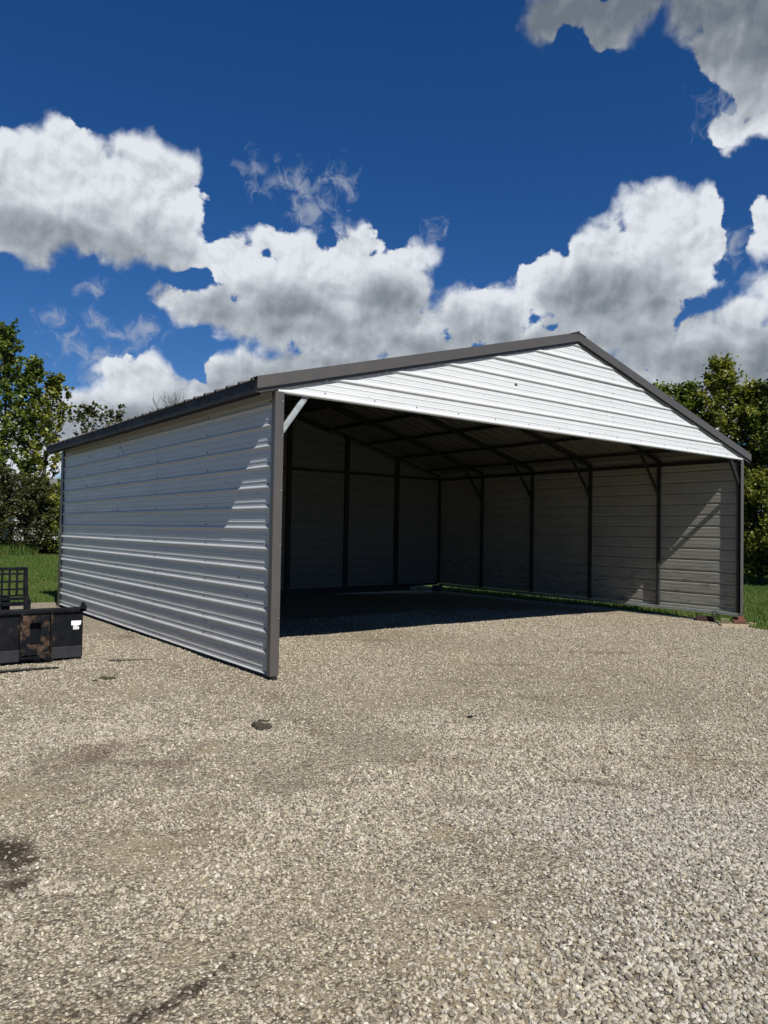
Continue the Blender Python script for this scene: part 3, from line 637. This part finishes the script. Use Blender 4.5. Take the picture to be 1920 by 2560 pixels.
# corner trims
def ltrim(x, y, sx_, sy_, wx, wy, z0, z1):
    m = MB()
    xa, xb = sorted((x, x + sx_ * wx)); ya, yb = sorted((y, y - sy_ * .004)); m.box(xa, xb, ya, yb, z0, z1)
    xa, xb = sorted((x - sx_ * .0, x - sx_ * .004)); ya, yb = sorted((y - sy_ * .004, y + sy_ * wy)); m.box(xa, xb, ya, yb, z0, z1)
    m.mi = 1
    for z in (.55, 1.35, 1.95, 2.55, 2.93): m.screw((x + sx_ * wx * .88, y - sy_ * .004, z), (0, -sy_, 0), .008, .006)
    return m.build('corner_trim', [MAT['trim'], MAT['screw_l']], cp)
ltrim(-.028, -.028, 1, 1, .105, .075, -.075, 3.035)
ltrim(Wd + .028, -.028, -1, 1, .105, .075, .0, 3.035)
ltrim(-.028, Ln + .03, 1, -1, .09, .17, -.12, 3.03)
ltrim(Wd + .028, Ln + .03, -1, -1, .09, .12, .05, 3.03)
# frame: posts, rafters, braces
def zb(y, x): return (-.10 if x < 1 else -.005)
for k, y in enumerate(FR):
    yy_ = y + (.035 if k == 0 else (-.035 if k == 5 else 0))
    for sx_ in (0, 1):
        x = .035 if sx_ == 0 else Wd - .035; s = 1 if sx_ == 0 else -1
        mt = MAT['galv_shaded'] if (k or sx_) else MAT['galv']
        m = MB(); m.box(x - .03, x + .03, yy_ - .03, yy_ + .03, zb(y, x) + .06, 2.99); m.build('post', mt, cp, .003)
        # rafter half with its thicker sleeve near the post
        m = MB(); a = (x - s * .03, 2.99 + .0); xe = Wd / 2
        def zr(xx): return 4.545 - SL * abs(xx - Wd / 2) - .075
        def rbar(m, xa, xb, hw, d0, d1):
            m.hexa([(xa, yy_ - hw, zr(xa) + d0), (xb, yy_ - hw, zr(xb) + d0), (xb, yy_ + hw, zr(xb) + d0), (xa, yy_ + hw, zr(xa) + d0),
                    (xa, yy_ - hw, zr(xa) + d1), (xb, yy_ - hw, zr(xb) + d1), (xb, yy_ + hw, zr(xb) + d1), (xa, yy_ + hw, zr(xa) + d1)])
        rbar(m, x - s * .03, xe, .03, -.03, .03)
        rbar(m, xe - s * 1.25, xe - s * .001, .034, -.036, -.031)
        rbar(m, xe - s * 1.3, xe - s * .001, .03, -.10, -.037)
        if s < 0: flipped(m)
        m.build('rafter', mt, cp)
        if k not in (5,):
            m = MB(); zl, xo = (2.42, .72) if k else (2.56, .50)
            m.bar((x + s * .025, yy_ + (.0 if k else .0), zl), (x + s * xo, yy_, zr(x + s * xo) - .03), .045, .045, (0, 1, 0))
            if k == 0: m.bar((x + s * .02, yy_ - .012, zl + .02), (x + s * (xo - .17), yy_ - .012, zl + .02 + (zr(x + s * xo) - .03 - zl) * .66), .052, .036, (0, 1, 0))
            m.build('knee_brace', mt, cp, .002)
# purlins under the roof and rails
for sgn in (1, -1):
    for d in (.35, 1.45, 2.55, 3.65, 4.72):
        x = Wd / 2 + sgn * d; z = 4.545 - SL * d
        m = MB(); m.box(x - .045, x + .045, .05, Ln - .05, z - .042, z - .004); m.build('purlin', MAT['galv_shaded'], cp)
for x in (.035, Wd - .035):
    m = MB(); m.box(x - .028, x + .028, .07, Ln - .07, 2.995, 3.06); m.build('eave_rail', MAT['galv_shaded'], cp)
m = MB(); m.box(Wd - .065, Wd - .005, -.02, Ln - .07, -.008, .052); tag(m.build('base_rail', MAT['galv'], cp, .003), 'pale steel tube along the foot of the right wall')
m = MB(); m.box(.005, .065, -.02, Ln - .07, -.095, -.04); m.build('base_rail', MAT['galv_shaded'], cp)
m = MB(); m.hexa([(.07, Ln - .06, -.16), (9.2, Ln - .06, -.10), (9.2, Ln, -.10), (.07, Ln, -.16), (.07, Ln - .06, .03), (9.2, Ln - .06, .065), (9.2, Ln, .065), (.07, Ln, .03)])
m.hexa([(9.2, Ln - .055, .0), (Wd - .07, Ln - .055, .01), (Wd - .07, Ln - .004, .01), (9.2, Ln - .004, .0), (9.2, Ln - .055, .065), (Wd - .07, Ln - .055, .07), (Wd - .07, Ln - .004, .07), (9.2, Ln - .004, .065)]); m.build('base_rail', MAT['galv_shaded'], cp)
m = MB(); m.box(Wd - .24, Wd - .02, Ln - .2, Ln, -.24, .0); m.build('base_foot', MAT['galv_shaded'], cp)
m = MB(); m.box(.07, Wd - .07, Ln - .06, Ln - .002, 3.0, 3.06); m.build('back_header', MAT['galv_shaded'], cp)
for x in (1.79, 3.53, 5.28, 7.02, 8.70):
    m = MB(); m.box(x - .06, x + .06, Ln - .062, Ln - .003, .02, 4.50 - SL * abs(x - Wd / 2) - .03); m.build('back_post', MAT['galv_shaded'], cp)
m = MB(); m.box(Wd / 2 - 1.1, Wd / 2 + 1.1, .01, .06, 3.95, 4.0); m.build('tie_bar', MAT['galv_shaded'], cp)
# foot under the near corner and blocks under the far corners
m = MB(); m.box(-.03, .075, -.03, .09, -.15, -.098); m.build('base_foot', MAT['iron'], cp, .004)

# ---- blocks and anchor under the right front corner
def slabobj(name, c, size, rz, mat, label, cat, tilt=0, grp=None):
    m = MB(); sx_, sy_, sz_ = size; n = 5
    m.box(-sx_ / 2, sx_ / 2, -sy_ / 2, sy_ / 2, 0, sz_)
    o = m.build(name, mat, None, .006); 
    for v in o.data.vertices: v.co += Vector((random.uniform(-.006, .006), random.uniform(-.006, .006), random.uniform(-.004, .004)))
    o.location = c; o.rotation_euler = (tilt, 0, rz); tag(o, label, cat, grp); return o
A0 = R(-46)
slabobj('paver', (10.02, -.06, -.195), (.62, .15, .055), A0 + .12, MAT['stone_tan'], 'long flat tan paving stone lowest under the right front corner of the carport', 'paver')
slabobj('brick', (10.30, .02, -.145), (.24, .11, .062), A0 - .05, MAT['brick_red'], 'red brick lying on the tan paver right beneath the carport corner post', 'brick')
slabobj('brick', (10.42, .10, -.139), (.2, .10, .10), A0 + .15, MAT['brick_red'], 'darker red brick tucked behind the other brick under the corner post', 'brick')
slabobj('stone_block', (10.47, -.12, -.215), (.14, .12, .085), A0 + .3, MAT['stone_tan'], 'short tan stone block at the outer end of the bricks, on the grass edge', 'stone block')
slabobj('stone_block', (10.18, .24, -.175), (.16, .11, .10), A0 - .2, MAT['stone_green'], 'small greenish lichen-covered stone block between the anchor and the red bricks', 'stone block')
slabobj('timber_block', (10.30, .72, -.185), (.34, .12, .10), A0 - .15, MAT['wood_dark'], 'dark reddish timber block under the right wall rail, left of the anchor ring', 'timber')
m = MB(); ay, ax = .42, 10.12
m.tube([(ax, ay, -.25), (ax, ay, -.04)], [.012, .012], 8)
m.tube([(ax + .05 * math.cos(t_) * .79, ay - .05 * math.cos(t_) * .61, .01 + .05 * math.sin(t_)) for t_ in np.linspace(-1.57, 4.72, 22)], [.009] * 22, 6)
m.tube([(ax + .0, ay, .0), (ax + .1, ay + .02, -.01), (ax + .27, ay + .01, .015)], [.007] * 3, 6)
tag(m.build('ground_anchor', MAT['iron'], None, 0, True), 'dark iron ground anchor with an eye ring beside the right wall rail', 'anchor')

# ---- black loader bucket at the left edge
def blacksteel(name, rust=.0, base=(.0045, .005, .0065)):
    m, t, b = newmat(name, .45, 0, .15); p, g_ = pos(t)
    n = noise_n(t, p, 5, 8, .65).outputs['Fac']; c = ramp(t, n, [(.3, base), (.7, tuple(x * 1.7 for x in base))])
    sc2 = noise_n(t, scalev(t, p, (3, 3, 9)), 9, 7, .75, 1.5).outputs['Fac']
    c = mixc(t, smooth(t, sc2, .66, .72, 0, .45), c, (.10, .09, .085))
    r2 = noise_n(t, p, 7, 7, .6).outputs['Fac']
    rc = ramp(t, noise_n(t, p, 40, 5, .7).outputs['Fac'], [(.3, (.05, .028, .016)), (.7, (.16, .10, .062))])
    c = mixc(t, smooth(t, r2, .60 - rust * .28, .76 - rust * .25, 0, .75), c, rc)
    L(t, c, b.inputs['Base Color']); L(t, smooth(t, r2, .4, .6, .35, .65), b.inputs['Roughness']); bumpn(t, b, n, .15, .01); return m
BS = blacksteel('black_painted_steel', .0); RS = blacksteel('rusty_black_steel', .38); WS = blacksteel('worn_cutting_edge', .04, (.02, .02, .023))
by = 2.38; bz = -.085
bk = empty('loader_bucket', (-2.3, by, bz), label='black steel loader bucket standing on the gravel at the left, rusty in its middle', cat='loader bucket')
m = MB(); x0, x1 = -3.35, -1.315
m.box(x0, -2.03, by, by + .012, bz + .14, .47); m.box(-1.665, x1, by, by + .012, bz + .14, .47); m.box(-2.03, -1.665, by + .06, by + .07, bz + .02, .47)
m.build('back_plate', BS, bk, .003)
m = MB()   # rusty centre plate with a pocket hole
xa, xb, ha, hb, za, zt_ = -2.005, -1.70, -1.92, -1.80, .10, .36
m.box(xa, ha, by - .012, by + .004, -.02, .47); m.box(hb, xb, by - .012, by + .004, -.02, .47); m.box(ha, hb, by - .012, by + .004, zt_, .47); m.box(ha, hb, by - .012, by + .004, -.02, za)
m.build('attachment_plate', RS, bk, .002)
for x in (-2.02, -1.685):
    m = MB(); m.box(x - .012, x + .012, by - .06, by + .01, -.06, .48); m.build('rib', RS, bk, .003)
m = MB(); m.box(x0, x1 + .01, by - .03, by + .035, .47, .508); m.tube([(x0, by + .0, .512), (x1, by, .512)], [.018, .018], 8)
m.build('top_bar', BS, bk, .004)
m = MB(); m.box(x0, -2.03, by - .012, by + .02, bz + .0, bz + .138); m.box(-1.665, x1, by - .012, by + .02, bz, bz + .138); m.build('cutting_edge', WS, bk, .004)
m = MB(); m.box(-2.0, -1.70, by - .03, by + .05, -.06, -.035); m.tube([(-1.86, by - .03, -.075), (-1.80, by - .06, -.03), (-1.72, by - .07, -.06), (-1.68, by - .05, -.10)], [.02, .035, .035, .02], 7); m.build('hook', RS, bk)
for x in (x0, x1 - .012):
    m = MB(); prof_ = [(by + .012, bz + .01), (by + .60, bz + .01), (by + .62, bz + .12), (by + .30, .40), (by + .10, .50), (by + .012, .50)]
    n = len(prof_); m.add([(x, a, c) for a, c in prof_] + [(x + .012, a, c) for a, c in prof_], [tuple(range(n))[::-1], tuple(range(n, 2 * n))] + [(i, (i + 1) % n, n + (i + 1) % n, n + i) for i in range(n)])
    m.build('side_plate', BS, bk)
m = MB(); m.box(x0, x1, by + .02, by + .60, bz, bz + .014); m.build('floor_plate', BS, bk)
m = MB(); pr = [(-.035, 0), (.04, 0), (.045, .05), (.02, .11), (-.005, .115), (-.015, .07), (-.035, .045)]; n = len(pr)
m.add([(x1 + a - .01, by - .03, .47 + c) for a, c in pr] + [(x1 + a - .01, by + .03, .47 + c) for a, c in pr], [tuple(range(n)), tuple(range(n, 2 * n))[::-1]] + [((i + 1) % n, i, n + i, n + (i + 1) % n) for i in range(n)])
m.build('lifting_lug', BS, bk, .003)
def sticker_mat(name, text):
    mm, t, b = newmat(name, .5); p, g_ = pos(t)
    if text:
        v = noise_n(t, scalev(t, p, (60, 1, 25)), 9, 2, .5).outputs['Fac']; L(t, mixc(t, smooth(t, v, .52, .56, 0, .75), (.7, .72, .72), (.12, .12, .12)), b.inputs['Base Color'])
    else: b.inputs['Base Color'].default_value = (.78, .82, .84, 1)
    return mm
m = MB(); m.add([(-1.452, by - .0015, .305), (-1.345, by - .0015, .305), (-1.338, by - .0015, .33), (-1.335, by - .0015, .357), (-1.452, by - .0015, .36)], [(0, 1, 2, 3, 4)]); tag(m.build('sticker', sticker_mat('white_sticker', 0), bk), 'blank white sticker')
m = MB(); m.add([(-1.43, by - .0015, .252), (-1.36, by - .0015, .252), (-1.36, by - .0015, .303), (-1.43, by - .0015, .303)], [(0, 1, 2, 3)]); tag(m.build('sticker', sticker_mat('printed_sticker', 1), bk), 'small printed label')
m = MB(); m.add([(-1.385, by - .0025, .283), (-1.36, by - .0025, .29), (-1.352, by - .0025, .305), (-1.385, by - .0025, .293)], [(0, 1, 2, 3)]); m.build('sticker_tear', BS, bk)
# fork frame with a grid of square holes behind the bucket
ff = empty('fork_frame', (-2.3, 3.15, -.1), label='black pallet fork carriage with square see-through holes standing behind the bucket', cat='fork frame')
m = MB(); yf = 3.15; xr = -1.80
xs = [xr - .075 - i * .086 for i in range(8)]; zs = [.865, .765, .665]
for x in xs + [xs[-1] - .086]: m.box(x - .013 + .043 - .0, x + .013 + .043, yf, yf + .012, .63, .95)
m.box(xs[-1] - .06, xr, yf - .004, yf + .02, .945, .985)
for z in (.90, .803, .705, .625): m.box(xs[-1] - .06, xr - .01, yf + .001, yf + .011, z - .012, z + .012)
m.build('grid_plate', BS, ff, .002)
m = MB(); m.add([(xr - .04, yf - .03, .98), (xr, yf - .03, .98), (xr + .01, yf - .03, .64), (xr + .045, yf - .03, .55), (xr + .045, yf - .03, -.1), (xr - .015, yf - .03, -.1), (xr - .03, yf - .03, .56)] + [(xr - .04, yf + .05, .98), (xr, yf + .05, .98), (xr + .01, yf + .05, .64), (xr + .045, yf + .05, .55), (xr + .045, yf + .05, -.1), (xr - .015, yf + .05, -.1), (xr - .03, yf + .05, .56)],
    [(0, 1, 2, 3, 4, 5, 6)[::-1], (7, 8, 9, 10, 11, 12, 13)] + [(i, (i + 1) % 7, 7 + (i + 1) % 7, 7 + i) for i in range(7)]); m.build('upright', BS, ff, .003)
m = MB(); m.box(-2.62, -2.55, yf - .03, yf + .05, -.1, .98); m.build('upright', BS, ff, .003)
for z, h in ((.585, .035), (.52, .05), (.40, .10), (-.02, .08)):
    m = MB(); m.box(-2.6, xr, yf - .02, yf + .03, z - h / 2, z + h / 2); m.build('cross_bar', BS, ff, .003)
m = MB(); m.box(-2.10, -1.99, yf + .012, yf + .03, .44, .62); m.build('fork_shank', BS, ff, .003)
m = MB(); m.box(-2.10, -1.99, yf + .0, yf + 1.0, -.10, -.06); m.build('fork_tine', BS, ff, .003)
# steel rod on the gravel
m = MB(); m.tube([(-2.75, 1.98, hgt(-2.75, 1.98) + .02), (-2.3, 1.92, hgt(-2.3, 1.92) + .022), (-2.0, 1.88, hgt(-2.0, 1.88) + .022), (-1.72, 1.84, hgt(-1.72, 1.84) + .014)], [.018, .018, .015, .008], 7)
tag(m.build('steel_bar', MAT['iron'], None, 0, True), 'thin dark bar lying on the gravel in front of the loader bucket', 'bar')

# ---- clods, twigs and small things on the gravel
MAT['clod'] = simple('dark_clod', (.045, .04, .03), .95, 0, .2, .4, 40, .8)
def clod(name, x, y, s, label, cat, mat, n=14, flat=.6, spread=1.0):
    m = MB()
    for i in range(n):
        cx_, cy_ = x + random.gauss(0, s * .55 * spread), y + random.gauss(0, s * .4); r0 = s * random.uniform(.25, .6)
        k = 7; rows_ = []; ph = random.uniform(0, 6)
        vs_ = []
        for j, lat in enumerate((-.5, .1, .7, 1.3)):
            for q in range(k):
                a_ = q * 2 * math.pi / k + ph; rr = r0 * math.cos(lat) * random.uniform(.75, 1.2)
                vs_.append((cx_ + rr * math.cos(a_), cy_ + rr * math.sin(a_), hgt(cx_, cy_) + r0 * flat * math.sin(lat) * random.uniform(.8, 1.2) + r0 * .1))
        fs_ = [(j * k + q, j * k + (q + 1) % k, (j + 1) * k + (q + 1) % k, (j + 1) * k + q) for j in range(3) for q in range(k)] + [tuple(3 * k + q for q in range(k))]
        m.add(vs_, fs_)
    return tag(m.build(name, mat), label, cat)
clod('dirt_clod', -1.03, -1.68, .075, 'dark crumbly dirt clod on the gravel in front of the near corner post', 'dirt clod', MAT['clod'], 13, 1.1, .6)
clod('dirt_clod', -.90, -1.50, .04, 'small dark crumb of dirt just behind the larger dirt clod', 'dirt clod', MAT['clod'], 6)
clod('leaf_scrap', .66, -2.40, .04, 'small dark crumpled scrap lying alone on the gravel right of the near corner post', 'scrap', MAT['iron'], 9, .5, .8)
clod('dirt_clod', -1.02, 2.0, .06, 'dark bit of dirt beside a twig, between the bucket and the left wall', 'dirt clod', MAT['clod'], 8, .5)
m = MB(); m.tube([(-1.0, 2.0, hgt(-1, 2) + .01), (-.8, 1.92, hgt(-.8, 1.92) + .012), (-.62, 1.86, hgt(-.62, 1.86) + .01)], [.008, .006, .003], 5); tag(m.build('twig', MAT['bark'], None, 0, True), 'thin twig on the gravel between the bucket and the left wall', 'twig')
clod('weed_patch', -1.45, .95, .09, 'low dark green weed patch on the gravel in front of the bucket', 'weed', simple('weed', (.045, .045, .018), .9, 0, .2, .4, 60, .8), 10, .25)
for (x, y, s, lab) in ((-1.62, -1.55, .018, 'tiny red brick chip on the gravel left of the dirt clod'), (1.02, -3.95, .016, 'reddish brown pebble among the grey stones at the lower right')):
    clod('brick_chip', x, y, s, lab, 'brick chip', MAT['brick_red'], 3, .7)

# ---- background: fence and pale house beyond the left trees
fn = empty('rail_fence', (2, 29, hgt(2, 29)), label='thin dark rail fence behind the left trees', cat='fence')
z0 = hgt(4, 29)
m = MB()
for z in (1.02, .55): m.bar((-8, 30.2, z0 + z), (7.5, 29.0, z0 + z), .05, .06)
m.build('rail', MAT['iron'], fn)
for i in range(8):
    m = MB(); x = -8 + i * 2.2; m.box(x - .05, x + .05, 30.2 - (x + 8) * .0774 - .05, 30.2 - (x + 8) * .0774 + .05, z0 - .3, z0 + 1.15); m.build('fence_post', MAT['iron'], fn)
hs_ = empty('white_house', (9, 46, hgt(9, 46)), label='pale house barely visible through the left trees', cat='house')
hz_ = hgt(9, 46)
sid = simple('white_siding', (.40, .41, .41), .7, 0, .3, .08, 3)
m = MB(); m.box(6.2, 10, 45, 52, hz_ - .5, hz_ + 2.6); m.build('wall', sid, hs_)
m = MB(); m.add([(5.8, 44.6, hz_ + 2.6), (10.4, 44.6, hz_ + 2.6), (10.4, 52.4, hz_ + 2.6), (5.8, 52.4, hz_ + 2.6), (5.8, 48.5, hz_ + 4.4), (10.4, 48.5, hz_ + 4.4)], [(0, 1, 5, 4), (2, 3, 4, 5), (1, 2, 5), (3, 0, 4), (3, 2, 1, 0)]); m.build('roof', simple('grey_shingle', (.12, .12, .125), .9), hs_)
for x in (6.6, 8.6):
    m = MB(); m.box(x, x + .9, 44.96, 44.995, hz_ + .9, hz_ + 2.1); m.build('window', MAT['iron'], hs_)

# ================================================================= trees
def leaves(cent, dirs, size, tonef):
    """folded pointed leaves; cent (n,3)"""
    n = len(cent); s = size * rng.uniform(.6, 1.25, n)
    a = rng.normal(size=(n, 3)) * [1, 1, .75] + dirs * .5; a[:, 2] -= .25; a /= np.linalg.norm(a, axis=1)[:, None]
    b = np.cross(a, rng.normal(size=(n, 3)) + [0, 0, 1.6]); b /= np.linalg.norm(b, axis=1)[:, None] + 1e-9
    nn_ = np.cross(a, b)
    S = s[:, None]; fold = nn_ * S * .14
    p0 = cent; p1 = cent + a * S * .42 + b * S * .42 + fold; p2 = cent + a * S * 1.0; p3 = cent + a * S * .42 - b * S * .42 + fold
    q1 = cent + a * S * .75 + b * S * .2 + fold * .4; q3 = cent + a * S * .75 - b * S * .2 + fold * .4
    V = np.stack([p0, p1, q1, p2, q3, p3], 1).reshape(-1, 3)
    i = np.arange(n) * 6
    Fq = np.concatenate([np.stack([i, i + 1, i + 2, i + 3], 1), np.stack([i, i + 3, i + 4, i + 5], 1)])
    return V, Fq, np.concatenate([tonef, tonef])
def tree(name, base, height, crown, label, leafmat, nbranch=60, per=160, leaf=.12, spread=.2, low=.12, lean=(0, 0), upright=.9, trunk_r=.09, twig=.35, group=None, bare=False, cat='tree'):
    """central leader with ascending branches; leaves sit along twigs so that the outline breaks up in sprigs"""
    bx_, by_ = base; bz_ = hgt(bx_, by_) - .05
    root = empty(name, (bx_, by_, bz_), label=label, cat=cat, group=group)
    top = Vector((bx_ + lean[0], by_ + lean[1], bz_ + height)); b0 = Vector((bx_, by_, bz_))
    m = MB(); nseg = 8; pts_ = []
    for i in range(nseg + 1):
        t_ = i / nseg; q = b0.lerp(top, t_) + Vector((random.gauss(0, .05), random.gauss(0, .05), 0)) * height * .12 * math.sin(t_ * 3.1); pts_.append(q)
    m.tube(pts_, [trunk_r * (1 - .88 * i / nseg) for i in range(nseg + 1)], 8)
    cents, dirs, tn = [], [], []
    def along(t_):
        f = t_ * nseg; i = min(int(f), nseg - 1); return pts_[i].lerp(pts_[i + 1], f - i)
    for k in range(nbranch):
        t_ = low + (1 - low) * ((k + random.random()) / nbranch) ** .9
        o = along(min(t_, .97)); rad = crown * (math.sin(min(1, (t_ - low) / (1 - low) * .93 + .13) * math.pi) ** .62) * random.uniform(.6, 1.15)
        rad = max(rad, .12 * crown)
        an = k * 2.39996 + random.uniform(-.5, .5); up = upright * random.uniform(.55, 1.5)
        d = Vector((math.cos(an), math.sin(an), up)).normalized(); ln_ = rad * math.sqrt(1 + up * up * .5)
        e = o + d * ln_; e.z = min(e.z, bz_ + height * random.uniform(.93, 1.04)); mid_ = o.lerp(e, .5) + Vector((0, 0, -.05 * ln_))
        r0 = max(.007, trunk_r * .3 * (1 - t_ * .7)); m.tube([o, mid_, e], [r0, r0 * .65, .004], 5, False)
        nt_ = max(3, int(ln_ / .22)); shade_t = random.gauss(0, .13)
        for j in range(nt_):
            tt = (j + random.random()) / nt_ * .85 + .15; c0 = (o.lerp(mid_, tt * 2) if tt < .5 else mid_.lerp(e, tt * 2 - 1))
            td = (d + Vector((random.gauss(0, .7), random.gauss(0, .7), random.gauss(.25, .5)))).normalized(); tl = twig * random.uniform(.5, 1.4) * (1.1 - .4 * tt)
            c1 = c0 + td * tl; m.tube([c0, c1], [.006, .002], 3, False)
            if bare: 
                for _ in range(2):
                    c2 = c1 + (td + Vector((random.gauss(0, .5), random.gauss(0, .5), .5))).normalized() * tl * .8; m.tube([c0.lerp(c1, .6), c2], [.004, .0015], 3, False)
                continue
            q = max(2, int(per / nt_ * random.uniform(.5, 1.5)))
            f = rng.uniform(.0, 1.08, q)[:, None]; cc = np.array(c0)[None] * (1 - f) + np.array(c1)[None] * f + rng.normal(0, spread * .33, (q, 3))
            cents.append(cc); dirs.append(np.tile(np.array(td), (q, 1))); tn.append(np.clip(rng.normal(.45 + shade_t, .2, q), 0, 1))
    m.build('trunk', MAT['bark'], root, 0, True)
    if not bare:
        V, Fq, to = leaves(np.concatenate(cents), np.concatenate(dirs), leaf, np.concatenate(tn))
        mesh_np('crown', V, Fq, leafmat, root, {'tone': ('FACE', to)})
    return root
LA, LB, LC = MAT['leafA'], MAT['leafB'], MAT['leafC']
gl = 'trees at the edge of the lawn on the left'; gr = 'trees behind the right side of the carport'
tree('maple_tree', (1.6, 23.8), 8.6, .95, 'tallest slender maple in the left group, its narrow tip highest at the photo edge', LA, 66, 80, .155, .13, group=gl, upright=1.7, twig=.42)
tree('maple_tree', (2.35, 23.1), 7.3, .85, 'second young maple of the left group, beside the tallest one', LA, 50, 78, .155, .13, group=gl, low=.1, upright=1.6, twig=.42)
tree('maple_tree', (2.65, 22.9), 6.7, .95, 'right maple of the left group, its leafy sprigs leaning towards the carport roof', LB, 40, 76, .155, .13, lean=(.45, -.2), group=gl, low=.18, upright=1.3, twig=.45)
tree('maple_tree', (.6, 24.6), 7.0, 1.3, 'maple cut by the left edge of the photo', LB, 40, 80, .15, .18, group=gl)
tree('maple_tree', (-1.6, 25.0), 8.0, 2.0, 'broad maple beyond the left edge of the photo', LA, 50, 120, .16, .2, group=gl)
for i, (x, y, h, c, lab, mt_) in enumerate(((1.3, 22.6, 3.2, 1.3, 'dull bush under the tallest left maple', LC), (2.5, 22.2, 2.8, 1.1, 'dark bush in the middle of the left group', LC), (3.4, 22.0, 2.6, 1.0, 'yellowish bush nearest the back corner of the carport', LB), (4.3, 22.6, 3.0, 1.1, 'bush just left of the far carport corner post', LC), (0.0, 23.0, 2.8, 1.3, 'bush at the left edge below the cut maple', LC), (5.6, 23.5, 3.0, 1.4, 'bush hidden behind the carport beyond the left trees', LB))):
    tree('bush', (x, y), h, c, lab, mt_, 60, 90, .10, .22, low=.03, upright=.5, trunk_r=.05, group='bushes under the left trees', cat='bush')
tree('sapling', (.95, 10.45), 4.45, .72, 'sparse young tree with dark leaves poking above the left end of the roof', LC, 26, 26, .10, .07, low=.45, upright=1.6, trunk_r=.035, twig=.22)
tree('sapling', (1.5, 10.25), 4.40, .5, 'second sparse sapling poking above the roof, right of the first', LC, 17, 24, .10, .07, low=.5, upright=1.9, trunk_r=.03, twig=.22)
tree('bare_tree', (5.2, 16.2), 5.7, 1.3, 'leafless bare twigs rising behind the left roof edge', LC, 34, 0, .1, .1, low=.45, upright=1.7, trunk_r=.06, twig=.35, bare=True)
for (x, y, h, c, lab, mt_) in ((21.6, 8.9, 7.5, 1.9, 'green tree just right of the roof slope, leftmost of the right group', LA), (22.9, 8.4, 7.6, 1.5, 'slim tree with two tips, second from the left in the right group', LA),
        (23.4, 7.3, 8.5, 1.7, 'tallest tree of the right group with a yellowish pointed crown', LB), (23.6, 6.2, 7.3, 1.6, 'yellow green tree right of the tallest one in the right group', LB),
        (23.6, 5.1, 7.9, 1.7, 'tree at the right edge of the photo', LA), (24.5, 3.6, 8.4, 2.2, 'tree beyond the right edge of the photo', LA), (22.6, 10.6, 6.6, 2.2, 'tree mostly hidden behind the right roof slope', LA)):
    tree('leafy_tree', (x, y), h, c, lab, mt_, 100, 190, .125, .24, low=.04, upright=.85, trunk_r=.1, group=gr)
for (x, y, h, c, lab, mt_) in ((22.3, 6.6, 4.2, 1.6, 'rounded bush below the tallest right tree', LA), (22.4, 5.3, 4.0, 1.5, 'yellow green bush beside the right corner post', LB), (22.6, 4.1, 4.2, 1.7, 'bush at the right edge of the photo', LA), (22.4, 8.2, 4.4, 1.7, 'bush hidden behind the right carport wall', LA)):
    tree('bush', (x, y), h, c, lab, mt_, 80, 150, .11, .25, low=.02, upright=.5, trunk_r=.06, group='bushes under the right trees', cat='bush')
